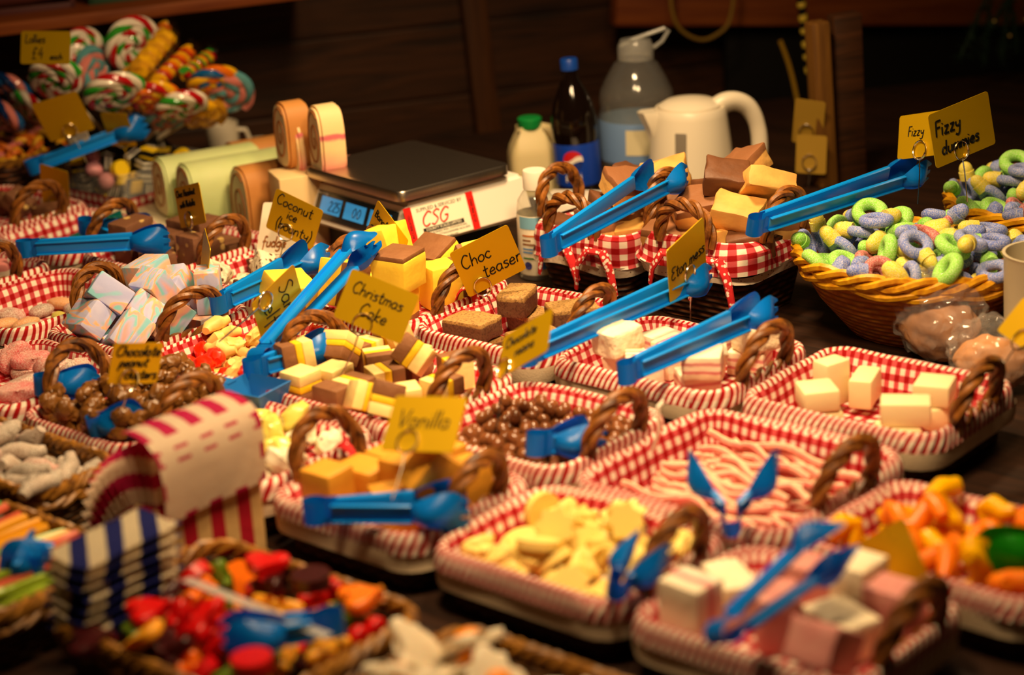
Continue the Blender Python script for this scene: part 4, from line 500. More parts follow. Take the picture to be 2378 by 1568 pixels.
 'TUB': '0,692,-61,187,96,0,0,83 3,-745,541,219,124,17,-11,-16 2,527,559,157,117,0,0,-50 5,247,-5,187,119,0,0,-45 0,-724,63,207,90,-90,3,-3 1,-289,-566,225,126,3,0,19 3,184,-311,218,68,-19,23,103 4,-583,-593,177,121,0,0,-40 0,248,574,187,6,0,0,-127 0,-242,568,187,84,0,0,-95 2,-281,56,157,25,0,0,124 5,680,-426,187,67,0,0,-108 0,273,662,393,12,0,0,-126 2,-764,337,334,97,32,18,-74 5,784,-336,415,5,-3,-97,-82 1,531,604,322,12,-26,86,-89 4,-559,-633,363,121,0,0,38 3,641,-72,428,63,-18,-29,105 4,-359,-78,325,113,17,0,-56 4,-752,-165,220,62,63,50,-77 1,-19,-75,176,85,-80,-40,-28 5,-494,-307,207,75,-75,49,-49 1,217,-35,382,89,84,33,-9 1,-562,298,177,38,47,77,-81 0,-132,289,207,89,-89,8,-8 3,131,287,235,87,-19,-86,-28 4,-518,-658,569,57,57,69,69 4,244,662,589,40,0,0,-121 1,-484,-391,471,1,-118,47,-2 1,338,201,223,114,0,0,-56 1,-346,-190,491,63,-77,-10,-79 0,821,-313,638,15,4,11,126 4,-767,-376,311,16,-1,-55,114 5,778,618,251,73,44,78,52 2,477,-325,251,97,-51,-35,53 2,-788,238,462,47,7,-28,114 4,564,-273,636,97,-6,-74,-34 3,2,503,352,90,80,42,-4 0,591,712,493,6,-96,-79,23 2,-219,-276,346,15,-55,91,-68 5,-754,-379,559,125,18,0,17 5,420,-638,319,35,-92,-41,69 2,-171,124,375,105,34,16,-61 4,268,596,775,45,0,0,-119 0,-823,-46,486,2,10,49,-117 5,392,23,496,78,-33,14,-93 5,-266,-680,455,99,10,8,-78 0,-551,-734,785,97,0,0,82 5,-233,-719,657,78,7,10,-99 4,583,86,643,111,28,44,31 4,285,396,481,36,119,16,18 0,779,-239,850,15,86,-92,-1 3,-559,-78,546,71,-58,-15,-86 5,0,-153,443,15,54,64,94 5,-846,-164,699,112,-58,-13,-4 1,401,801,706,119,-11,-37,-24 5,-454,672,307,107,-17,-64,15 4,-530,-723,981,102,0,0,76 3,-96,-404,234,83,-80,-32,43 2,255,-653,250,52,-78,-64,57 4,874,-50,613,12,93,16,85 2,331,-297,449,77,8,39,-93 5,-170,-355,603,61,16,4,110 4,-273,-815,838,38,3,12,-121 1,423,312,677,113,-45,-13,-34 4,-33,-671,263,111,-41,40,24 3,-475,162,383,5,-58,26,-110 5,-846,128,658,80,-46,38,78 1,-402,374,288,7,-47,28,114 3,-796,-708,532,6,100,78,1 3,541,305,386,55,75,47,72 1,822,-645,370,3,-13,-96,-82 1,-177,-23,538,23,-81,89,33 2,-838,377,685,104,-64,-23,-27 3,-156,704,432,42,-6,-72,-95 0,-315,-475,810,104,-66,-27,-16 2,134,-546,433,112,-20,-7,56 0,613,-664,388,75,-30,-96,19 0,79,805,785,40,-17,-110,45 0,-790,-778,779,49,67,-59,-76 1,837,739,494,19,-3,-18,-124 4,834,155,494,70,-72,-56,-53 3,114,-254,665,8,-82,60,76 1,-803,673,403,65,-65,83,28 5,-345,-165,764,116,-35,-37,1 3,-616,725,563,82,88,34,22 4,846,-179,1030,13,24,-124,7 3,-534,239,655,115,-49,-22,6 3,-845,611,713,45,-118,1,7 2,678,659,745,35,10,-88,-84 5,-33,525,813,20,40,117,-21 2,134,54,618,13,26,-119,-35 0,-803,-810,1004,101,12,-12,75 3,314,-738,603,68,-97,-40,-24 0,46,-578,604,121,-18,-11,31 1,54,557,587,72,-53,-85,-29 2,605,-568,569,112,-24,-25,-48 2,-768,-461,719,16,-120,37,7 2,-625,476,488,40,112,32,-31 3,-89,-650,965,23,20,63,106 1,238,-67,768,114,23,30,-41 0,300,-476,670,63,-61,60,-70 3,-268,116,704,40,100,-67,5 3,800,396,460,34,19,120,12 4,-136,313,736,72,85,-60,11 3,-286,371,498,10,102,74,1 3,38,269,514,95,11,40,73 4,872,-598,565,60,65,75,52 1,-72,-171,785,5,-12,-73,103 3,755,209,234,74,-32,-96,18 3,101,-796,798,48,-14,-7,-116 3,190,306,748,52,64,63,-73 3,-534,513,742,9,112,26,53 1,897,403,677,4,-4,-91,-89 2,-569,-305,766,35,51,45,101 1,-386,781,595,77,-12,6,100 0,19,-458,827,14,-23,-78,97 2,467,-538,784,100,4,78,1 5,526,-273,930,64,61,-36,-84 5,-261,599,668,80,-17,76,-61 3,658,394,701,9,-42,14,-119 4,417,-156,739,6,106,-29,63 4,-791,-516,876,18,-124,-21,-1',
 'DB1': '3,-16,-34,753,127,0,-1,-5 0,-64,-125,1099,125,0,1,25 0,38,548,1017,1,-23,54,113 0,359,-575,928,14,1,93,-85',
 'DB2': '0,6,-161,1116,22,0,-1,125 2,59,-340,1484,127,-3,0,-7 2,197,-25,1792,97,-19,12,79 1,-276,73,1933,54,-56,-2,101 1,-257,588,1239,67,-61,-62,-64 1,580,-431,1772,67,-52,74,-60 1,591,-429,1197,62,67,62,63 2,443,361,1245,106,-20,-34,-59',
}
# ================================================================ the stall
def slab_obj(name, sx, sy, sz, M, m, bev=.002, uvs=False):
    bm = bmesh.new(); box(bm, sx, sy, sz, bev=bev); return struct(name, new_mesh(name, bm, [m], bool(bev)), M)
def wood(name, c1, c2, sc=(1.2, 14, 14), rough=.6):
    if name in MATS: return MATS[name]
    t = NT(name); mp = t.node('ShaderNodeMapping'); mp.inputs['Scale'].default_value = sc; t.link(t.coord(), mp.inputs[0])
    n = t.noise(3, 6, mp.outputs[0], 1.5); t.base(t.mix(t.step(n, .3, .72), hx(c1), hx(c2)), rough, .3); t.bump(n, .3, .004); MATS[name] = t.m; return t.m
WALLW = wood('stained_boards', '#241206', '#4a2810'); BEAMW = wood('red_brown_beam', '#6a2e0e', '#8e4a1a'); COUNTW = wood('counter_boards', '#1c0e06', '#3a2010'); POSTW = wood('pale_post', '#5a3812', '#80561e', (14, 14, 1.2))
DARK = mat('matte_black', '#0c0806', .7, .2); DGREEN = mat('crate_green', '#0c3a1c', .6); DRED = mat('crate_red', '#4a0c0c', .6)
slab_obj('floor', 8, 8, .04, Matrix.Translation((0, 3, -.02)), mat('dark_floor', '#1a120c', .8, bs=20), 0)
WD = Vector((.961, .276, 0)); WN = Vector((-.276, .961, 0)); WP = Vector((0, 3.98, 0))
WR = Matrix(((WD.x, WN.x, 0, 0), (WD.y, WN.y, 0, 0), (0, 0, 1, 0), (0, 0, 0, 1)))
bm = bmesh.new()
for k in range(16): box(bm, 3.6, .02, .142, (0, 0, .08 + k * .145), bev=.004)
struct('wall_back', new_mesh('wall_back', bm, [WALLW], False), Matrix.Translation(WP) @ WR)
def on_wall(px, py, off):                    # point on a plane parallel to the back wall, off metres in front of it
    r = ray(px, py); o = WP - WN * off; return C0 + r * ((o - C0).dot(WN) / r.dot(WN))
def board(name, px0, py0, px1, py1, off, h, th, m, up=True):
    a, b = on_wall(px0, py0, off), on_wall(px1, py1, off); mid = (a + b) / 2; x = (b - a).normalized(); z = Vector((0, 0, 1)); z = (z - x * z.dot(x)).normalized(); y = z.cross(x)
    M = basis(mid + z * h / 2 + y * th / 2, x, y, z); return slab_obj(name, (b - a).length, th, h, M, m, .003)
board('trim_1', -60, 92, 760, -8, .30, .022, .30, BEAMW)                       # shelf front, left
board('trim_2', 1430, 62, 2420, 58, .16, .085, .04, BEAMW)                     # rail, right
a = on_wall(1128, 372, .03); slab_obj('trim_3', .05, .03, 1.0, Matrix.Translation(a + Vector((0, 0, .22))) @ WR @ rot('Y', -3), wood('dark_batten', '#3c1e0a', '#55300f', (14, 14, 1.2)), .003)
PB = gp(1914, 432, 0); slab_obj('trim_4', .032, .032, .275, Matrix.Translation(PB + Vector((-.004, 0, .1385))) @ WR @ rot('Y', -3), POSTW, .003)
a = gp(1975, 428, 0); slab_obj('trim_5', .05, .03, .28, Matrix.Translation(a + Vector((0, .03, .1405))) @ WR @ rot('Y', -2), WALLW, .003)
a = on_wall(2190, 300, .10); slab_obj('dark_opening_panel', 1.0, .02, 1.2, Matrix.Translation(a) @ WR, DARK, .003)  # black panel, its colour standing in for the dark opening below the rail
# counter
ct = thing('market_counter', 'long dark wooden market counter carrying all the sweet trays', 'counter', place(W(-1.55, 1.75, 0)))
ci = ct.matrix_world.inverted()
def on_counter(q): v_ = ci @ Vector((q[0], q[1], TZ)); return (v_.x, v_.y)
cpoly = [on_counter(q) for q in ((-1.02, 1.30), (.95, 1.02), (1.08, 3.98), (-1.1, 3.48))]
bm = bmesh.new(); prism(bm, cpoly, -.04, 0, 0, .004); link('counter_top', new_mesh('counter_top', bm, [COUNTW]), ct)
for q in ((-.95, 1.4), (.88, 1.12), (1.0, 3.9), (-1.02, 3.42)):
    bm = bmesh.new(); x_, y_ = on_counter(q); box(bm, .06, .06, TZ - .042, (x_, y_, -.041 - (TZ - .042) / 2), bev=.004); link('leg', new_mesh('leg', bm, [WALLW]), ct)
# crates on the left shelf
for px, py, m, lab in ((40, 50, DRED, 'dark red crate on the high shelf at far left'), (330, 22, DGREEN, 'dark green crate on the high shelf beside the red crate')):
    p = on_wall(px, py, .14); sp = on_wall(px, 80 - px * .114, .14)
    t = thing('shelf_crate', lab, 'crate', Matrix.Translation(Vector((p.x, p.y, sp.z + .022))) @ WR)
    bm = bmesh.new(); box(bm, .20, .16, .012, (0, 0, .006))
    for sx in (-1, 1): box(bm, .008, .16, .09, (sx * .096, 0, .055))
    link('tray', new_mesh('tray', bm, [m]), t)
    for k in range(3):
        bm = bmesh.new()
        for sy in (-1, 1): box(bm, .20, .006, .02, (0, sy * .077, .025 + k * .029), bev=.001)
        link('slat', new_mesh('slat', bm, [m]), t)

# ---------------------------------------------------------------- gingham lined trays
_hm = {}
def handle_mesh(w=.046, h=.066, m=CANE):
    k = (w, h, m.name)
    if k in _hm: return _hm[k]
    bm = bmesh.new(); N = 46
    arc = [Vector((0, -w * math.cos(math.pi * i / N) * (1 + .12 * math.sin(math.pi * i / N)), .056 + h * math.sin(math.pi * i / N) ** .8)) for i in range(N + 1)]
    for s in range(3):
        pts = []
        for i, p in enumerate(arc):
            t = (arc[min(i + 1, N)] - arc[max(i - 1, 0)]).normalized(); n1 = Vector((1, 0, 0)); n2 = t.cross(n1)
            a = i / N * 2 * math.pi * 2.1 + s * 2 * math.pi / 3; pts.append(p + (n1 * math.cos(a) + n2 * math.sin(a)) * .0054)
        tube(bm, pts, .0046, 7)
    _hm[k] = new_mesh('handle', bm, [m]); return _hm[k]
def rail_mesh(w=.05, m=CANE):
    bm = bmesh.new()
    for s in range(3): tube(bm, [(.0045 * math.cos(i * .55 + s * 2.1), -w + 2 * w * i / 16, .061 + .0045 * math.sin(i * .55 + s * 2.1)) for i in range(17)], .0038, 6)
    return new_mesh('rim_cane', bm, [m])
RAILM = rail_mesh(); TRAYM = {}
WICK = wicker(); HEM = mat('cream_hem', '#d8c3a4', .9, .1, bs=500, bst=.3)
TRAYTXT = {'K': 'of dark chocolate chunks at the far left edge', 'B0': 'of teal jellies behind the foam sweets', 'B1': 'of nutty chocolate fudge under the small brown hazelnut card', 'B2': 'of coconut ice chunks below the weighing scale', 'B3': 'heaped with yellow fudge in front of the scale', 'B4': 'of chocolate teaser slabs under the Choc teaser card',
 'B5': 'of pink and white fudge under the Eton mess card', 'P6': 'with few ivory blocks, before the yellow basket', 'M00': 'of marshmallow blocks at the left edge', 'M0': 'of foam sweets left of the pastel fudge', 'M1': 'of pastel marbled fudge', 'M2': 'of cream and red candies under the Santas elfs card', 'M3': 'of layered chocolate and lemon fudge below the Christmas cake card',
 'M4': 'of glossy chocolate raisins right of the Vanilla card', 'M5': 'of long pink strawberry laces', 'M6': 'of yellow and orange jelly snakes at the right edge', 'L0': 'of pink sugared lips at the left edge', 'L1': 'of chocolate peanut clusters', 'LW': 'of wrapped candies half hidden by the striped bags', 'N1': 'of golden caramel cubes under the Vanilla card', 'N2': 'of white chocolate swirls and buttons', 'N3': 'of pink and white nougat in the near right corner'}
def tray(key, u0, u1, v0, v1, zf, hd):
    hx_, hy_ = (u1 - u0) / 2, (v1 - v0) / 2; sd = sum(map(ord, key))
    t = thing('lined_wicker_tray', 'red gingham lined wicker tray ' + TRAYTXT[key], 'tray', place(W((u0 + u1) / 2, (v0 + v1) / 2)), 'gingham lined trays in rows on the counter')
    path, tot = rrect(hx_ - .001, hy_ - .001, .028)
    bm = bmesh.new(); loft(bm, path, tot, [(-.010, .002), (-.006, .03), (.001, .056)], [0, 0], sd, 0, 0); link('basket', new_mesh('basket', bm, [WICK]), t)
    bm = bmesh.new()
    loft(bm, path, tot, [(-.020, zf), (-.016, zf + .006), (-.013, max(zf + .008, .044)), (-.0095, .056), (-.0055, .0645), (-.001, .068), (.0035, .0665), (.0068, .0615), (.008, .055), (.0085, .046)], [0, 0, 0, 0, 1, 1, 1, 1, 1], sd, .004, 0, 1, 1.3)
    link('gingham_liner', new_mesh('gingham_liner', bm, [gingham(), gingham_rim()]), t)
    bm = bmesh.new(); loft(bm, path, tot, [(.0082, .047), (.0078, .036), (.0072, .028)], [0, 0], sd, .004, None); h = link('cloth_hem', new_mesh('cloth_hem', bm, [HEM]), t); h['label'] = 'plain cream hem of the cloth'
    for s, on in zip((-1, 1), hd):
        if on:
            M = tr(s * (hx_ - .004), 0, 0) @ rot('Z', random.Random(sd + s).uniform(-8, 8)) @ tr(0, 0, .056) @ rot('Y', s * 14) @ tr(0, 0, -.056)
            hh = link('cane_handle', handle_mesh(), t, M); link('rim_cane', RAILM, hh, None)
            if (key, s) in (('N1', -1), ('B3', 1)):
                bm = bmesh.new(); tube(bm, [(.016 * math.cos(a), .018 + .004 * math.sin(a), .060 + .021 * math.sin(a)) for a in [2 * math.pi * k / 20 for k in range(20)]], .0052, 8, closed=True, flat=.35); g_ = link('gingham_tie', new_mesh('gingham_tie', bm, [speck('tie_gingham', '#c81e22', '#f2ddcf', 150, .3, .42, .8, .3)]), t, M); g_['label'] = 'red and white gingham tie round the rim'
    return t
for T in TRAYS: TRAYM[T[0]] = tray(*T)

# ---------------------------------------------------------------- unlined baskets at the front
BTXT = {'GUM': 'brown wicker basket of fruit gummies at the near left', 'EGG': 'brown wicker basket of fried egg sweets at the near edge', 'CAB': 'wicker basket of long coloured liquorice cables at the left edge', 'SOUR': 'wicker basket of grey and pink sour sweets at the left edge'}
def cane_rim(bm, path, z, off, strands=3, amp=.006, r=.0042, waves=18):
    n = len(path)
    for s in range(strands):
        tube(bm, [Vector((p[0] + p[2] * (off + amp * .6 * math.cos(i / n * 2 * math.pi * waves + s * 2.1)), p[1] + p[3] * (off + amp * .6 * math.cos(i / n * 2 * math.pi * waves + s * 2.1)), z + amp * math.sin(i / n * 2 * math.pi * waves + s * 2.1))) for i, p in enumerate(path)], r, 6, closed=True)
def basket(key, u0, u1, v0, v1, h, zf):
    hx_, hy_ = (u1 - u0) / 2, (v1 - v0) / 2
    t = thing('wicker_basket', BTXT[key], 'basket', place(W((u0 + u1) / 2, (v0 + v1) / 2)), 'open brown wicker baskets along the front')
    path, tot = rrect(hx_ - .008, hy_ - .008, .03)
    bm = bmesh.new(); loft(bm, path, tot, [(-.012, zf), (-.006, h * .8), (-.001, h), (.004, h * .98), (.0, h * .7), (-.008, .002)], [0] * 5, 3, .002, 0); link('body', new_mesh('body', bm, [wicker('wicker_gold', '#8a5a1c', '#2a1506', 1.1)]), t)
    bm = bmesh.new(); cane_rim(bm, path, h, .002); cane_rim(bm, path, h - .014, .004, 2, .004, .0036, 14); link('braided_rim', new_mesh('braided_rim', bm, [CANE_D]), t)
for k, v in BASK.items(): basket(k, *v)

# ---------------------------------------------------------------- the loose sweets
ORD = ['first', 'second', 'third', 'fourth', 'fifth', 'sixth', 'seventh', 'eighth', 'ninth', 'tenth', 'eleventh', 'twelfth']
WHERE = {k: 'in the tray ' + v for k, v in (('K', 'at the far left edge'), ('B0', 'of teal jellies'), ('B1', 'under the hazelnut card'), ('B2', 'below the scale'), ('B3', 'before the scale'), ('B4', 'under Choc teaser card'), ('B5', 'under the Eton mess card'), ('P6', 'before the yellow basket'), ('M00', 'at the left edge'),
 ('M0', 'left of the pastel fudge'), ('M1', 'with pastel fudge'), ('M2', 'by the elfs card'), ('M3', 'below the Christmas card'), ('M4', 'right of the Vanilla card'), ('M6', 'at the right edge'), ('L0', 'at the left edge'), ('L1', 'of peanut clusters'), ('LW', 'behind the striped bags'), ('N1', 'under the Vanilla card'), ('N2', 'of white chocolate'), ('N3', 'at near right'))}
WHERE.update({'GUM': 'in the near left basket', 'EGG': 'in the nearest basket', 'SOUR': 'in the sour sweet basket', 'YB': 'in the yellow basket', 'TUB': 'in the clear tub', 'DB1': 'in the basket beside the scale', 'DB2': 'in the basket beside the yellow one'})
def describe(items):
    """items: (object, look, world position) of one pile; labels single out the pieces at its edges, the crowd in the middle shares one"""
    groups = {}
    for it in items: groups.setdefault(it[1], []).append(it)
    return groups
def pile(ck, kd):
    name, cat, vs = KINDS[kd]
    if ck in TR: _, u0, u1, v0, v1, _z, _h = TR[ck]; P = place(W((u0 + u1) / 2, (v0 + v1) / 2))
    elif ck in BASK: u0, u1, v0, v1, _a, _b = BASK[ck]; P = place(W((u0 + u1) / 2, (v0 + v1) / 2))
    else: P = place(W(OTHER[ck][1], OTHER[ck][2]))
    items = []
    for rec in REST[ck].split():
        vi, x, y, z, qw, qx, qy, qz = map(int, rec.split(',')); look, me, parts = vs[vi]
        o = bpy.data.objects.new(name, me); COL.objects.link(o)
        o.matrix_world = P @ Matrix.Translation((x / 1e4, y / 1e4, z / 1e4)) @ Quaternion((qw, qx, qy, qz)).normalized().to_matrix().to_4x4()
        for pn, pm, pM in parts:
            c = bpy.data.objects.new(pn, pm); COL.objects.link(c); c.parent = o
            if pM is not None: c.matrix_local = pM
        items.append((o, look, P @ Vector((x / 1e4, y / 1e4, z / 1e4))))
    grp = '%ss %s' % (KINDS[kd][0].replace('_', ' ').replace('candy', 'candie'), WHERE[ck])
    for look, its in describe(items).items():
        its.sort(key=lambda i: pix(i[2])[0]); n = len(its); full = 13
        for r, (o, _, p) in enumerate(its):
            if n == 1: pos = 'the only one'
            elif r == 0: pos = 'leftmost'
            elif r == n - 1: pos = 'rightmost'
            elif n <= full: pos = ORD[r] + ' from the left'
            elif r < 5: pos = ORD[r] + ' from the left'
            elif r >= n - 5: pos = ORD[n - 1 - r] + ' from the right'
            else: pos = 'amid the heap'
            tag(o, '%s, %s, %s' % (look, pos, WHERE[ck]), cat, grp)
OTHER['YB2'] = ('oval', -1.185, 2.50, .155, .130, .105); REST['YB2'] = REST['YB']; WHERE['YB2'] = 'in the far right basket'
REST['GUM'] = ' '.join(r for r in REST['GUM'].split() if int(r.split(',')[1]) > -800 or int(r.split(',')[3]) < 420)
def stack_rec(spec):
    out = []
    for vi, x, y, z, rz, rx, ry in spec:
        q = (Matrix.Rotation(math.radians(rz), 4, 'Z') @ Matrix.Rotation(math.radians(rx), 4, 'X') @ Matrix.Rotation(math.radians(ry), 4, 'Y')).to_quaternion()
        out.append(','.join(str(round(k)) for k in (vi, x * 1e4, y * 1e4, z * 1e4, q.w * 127, q.x * 127, q.y * 127, q.z * 127)))
    return ' '.join(out)
REST['DB2'] = stack_rec([(0, -.052, -.052, .108, 12, 8, 4), (2, .014, -.058, .110, 80, -6, 5), (1, .062, -.03, .112, 30, 10, -8), (2, -.055, .016, .112, 95, 5, 6), (1, .008, .008, .112, 20, 0, 0), (0, .066, .040, .112, 70, 6, 8), (2, -.035, .066, .114, 10, -5, 0), (0, .022, .066, .114, 40, 0, 6),
    (0, -.028, -.026, .146, 50, 18, -10), (2, .040, -.030, .148, 15, 24, 14), (1, -.034, .034, .150, 75, -12, 14), (2, .034, .034, .152, 110, 14, -16), (1, .004, .000, .184, 30, 22, 10), (2, .060, .012, .178, 60, -40, 24), (0, -.006, .050, .184, 85, -16, -20)])
REST['DB1'] = stack_rec([(1, -.05, -.04, .084, 10, 5, 5), (0, .012, -.046, .090, 75, -8, 6), (2, .062, -.02, .094, 25, 10, -6), (3, -.04, .03, .088, 95, 4, 6), (0, .03, .026, .094, 15, 6, 0), (2, .012, .068, .096, 85, 0, 4), (3, .052, .014, .128, 30, 20, -14), (1, .016, -.022, .122, 60, 16, 12), (3, .060, .060, .128, 10, -28, 8), (0, .044, -.014, .156, 65, 24, 10), (1, .010, .040, .150, 15, -10, 14), (2, .064, .040, .164, 40, 12, -12)])
for ck, kd, n_, w__ in PILES + [('YB2', 'dummy', 0, None)]: pile(ck, kd)

o = bpy.data.objects.new('fudge_block', KINDS['banoffee'][2][0][1]); COL.objects.link(o); o.matrix_world = Matrix.Translation(gp(668, 680, .095)) @ rot('Z', 35) @ rot('X', 20) @ rot('Y', 12)
for pn, pm, pM in KINDS['banoffee'][2][0][2]: link(pn, pm, o)
tag(o, 'yellow fudge block leaning over the rim, overlapping the Santas elfs card', 'fudge')
# ---------------------------------------------------------------- tongs
def cup(bm, x0, side, claw):
    """rounded scoop at an arm's end; concave towards the other arm"""
    nx, nz = 12, 10; g = []
    for i in range(nx + 1):
        t = i / nx; wdt = .009 + .0125 * math.sin(min(1, t * 1.25) * math.pi / 2) if t < .8 else .0215 * math.sqrt(max(0.02, 1 - ((t - .8) / .24) ** 2))
        row = []
        for j in range(nz + 1):
            f = j / nz * 2 - 1; x = x0 + t * .054
            if claw and i == nx: x += .005 * (1 if abs(f) < .3 or abs(f) > .75 else -1)
            dep = .017 * math.sin(math.pi * min(1, t * 1.02) ** .8) * (1 - f * f)
            row.append(bm.verts.new((x, side * (.003 + dep) - side * t * .004, f * wdt)))
        g.append(row)
    fs = [bm.faces.new((g[i][j], g[i + 1][j], g[i + 1][j + 1], g[i][j + 1])) for i in range(nx) for j in range(nz)]
    bmesh.ops.solidify(bm, geom=fs, thickness=.0016)
_tm = {}
def tong_meshes(L, spread, m):
    k = (round(L, 3), round(spread, 3), m.name)
    if k in _tm: return _tm[k]
    bm = bmesh.new(); R = .0125; n = 18; ang = [math.radians(35 + 290 * i / n) for i in range(n + 1)]
    band = [(R + R * math.cos(a), R * .8 * math.sin(a)) for a in ang]; band = [(.034, .0065)] + band + [(.034, -.0065)]
    lo = [bm.verts.new((x, y, -.0125)) for x, y in band]; hi = [bm.verts.new((x, y, .0125)) for x, y in band]
    fs = [bm.faces.new((lo[i], lo[i + 1], hi[i + 1], hi[i])) for i in range(len(band) - 1)]; bmesh.ops.solidify(bm, geom=fs, thickness=.002)
    hinge = new_mesh('hinge', bm, [m]); arms = []
    for s, claw in ((1, False), (-1, True)):
        bm = bmesh.new(); la = L - .030 - .051; a0 = .030
        box(bm, la, .002, .018, (a0 + la / 2, s * .0065, 0), bev=.0006)
        for z in (-1, 1): box(bm, la, .0055, .0022, (a0 + la / 2, s * .009, z * .0085), bev=.0008)
        b2 = bmesh.new(); cup(b2, a0 + la - .002, s, claw); bmesh.ops.translate(b2, vec=(0, s * .0035, 0), verts=b2.verts)
        tm = bpy.data.meshes.new('t'); b2.to_mesh(tm); b2.free(); bm.from_mesh(tm); bpy.data.meshes.remove(tm)
        ang_ = math.atan2(spread / 2, L - .03) * s
        bmesh.ops.transform(bm, matrix=tr(.03, 0, 0) @ Matrix.Rotation(ang_, 4, 'Z') @ tr(-.03, 0, 0), verts=bm.verts); arms.append(new_mesh('arm', bm, [m]))
    _tm[k] = (hinge, arms); return _tm[k]
def tongs(label, h, t, L=.235, far=None, spread=.03, roll=0, m=BLUE):
    """h = hinge pixel and height, t = tip pixel (and height when far is None)"""
    p1 = gp(*h)
    if far is None: p2 = gp(*t); L = (p2 - p1).length
    else:
        d = ray(t[0], t[1]).normalized(); q = C0 - p1; b = q.dot(d); c = q.dot(q) - L * L; disc = b * b - c
        if disc < 0: disc = 0
        p2 = C0 + d * (-b + (1 if far else -1) * math.sqrt(disc)); L = (p2 - p1).length
    x = (p2 - p1).normalized(); z = Vector((0, 0, 1)); z = (z - x * z.dot(x)).normalized(); y = z.cross(x)
    M = basis(p1, x, y, z) @ rot('X', roll)
    o = thing('serving_tongs', label, 'tongs', M, 'plastic serving tongs in the trays'); hg, ar = tong_meshes(L, spread, m)
    link('hinge', hg, o)
    for a_ in ar: link('arm', a_, o)
    return p1, p2
TG = [
 ('blue plastic tongs lying level across the back of the foam sweets tray', (38, 578, .095), (388, 555, .095), .012, 0),
 ('blue plastic tongs in the teal jellies behind the cane handle', (182, 522, .085), (345, 545, .07), .06, 10),
 ('blue plastic tongs over the gap between pastel fudge and yellow fudge', (492, 712, .10), (738, 588, .115), .03, 0),
 ('long upright blue tongs with round scoop leaning across the Christmas cake card', (592, 842, .085), (858, 552, .165), .012, 82),
 ('blue tongs with folded loop resting on rim above the wrapped candies', (566, 862, .085), (772, 798, .085), .012, 0),
 ('blue tongs standing over dark wicker basket right of the scale', (1262, 578, .165), (1556, 402, .185), .045, 0),
 ('blue tongs resting on fudge chunks beside the yellow basket', (1738, 528, .16), (2140, 392, .17), .016, 15),
 ('blue tongs pointing right under the Eton mess card', (1210, 830, .105), (1632, 640, .11), .016, 0),
 ('blue tongs across white meringue fudge right of the Eton mess card', (1438, 872, .10), (1782, 715, .11), .018, 0),
 ('blue tongs half buried in the chocolate raisins', (1222, 1032, .08), (1385, 1015, .07), .03, 0),
 ('wide open blue tongs standing in the strawberry laces', (1697, 1232, .082), (1702, 1040, .13), .10, 0),
 ('blue tongs lying along the caramel fudge tray in front of the Vanilla card', (703, 1188, .085), (1082, 1172, .085), .03, 0),
 ('dark blue tongs by the white chocolate buttons, seen end on', (1420, 1372, .085), (1520, 1268, .10), .03, 20),
 ('large blurred blue tongs lying on the pink nougat', (1660, 1485, .11), (1950, 1245, .14), .02, 65),
 ('blue tongs lying in the fruit gummies basket', (800, 1442, .085), (525, 1485, .082), .016, 0),
 ('blue tongs behind the peanut clusters by the sugared lips', (78, 893, .085), (225, 888, .08), .012, 0),
 ('blue tongs with hinge on the peanut cluster rim beside pink bags', (203, 992, .078), (330, 968, .085), .012, 0),
 ('dark blue open tongs in the liquorice cables at left edge', (98, 1318, .075), (10, 1262, .09), .12, 0),
 ('blue tongs on the liquorice sweets tub beside the lollies', (62, 392, .10), (335, 288, .155), .012, 0)]
for lab, h, t, sp, rl in TG: tongs(lab, h, t, None, None, sp, rl)
tongs('bright green tongs in the jelly snakes at the right edge', (2520, 1235, .09), (2285, 1290, .075), None, None, .02, 0, mat('green_plastic', '#1c9a12', .3, bs=30, bst=.05))

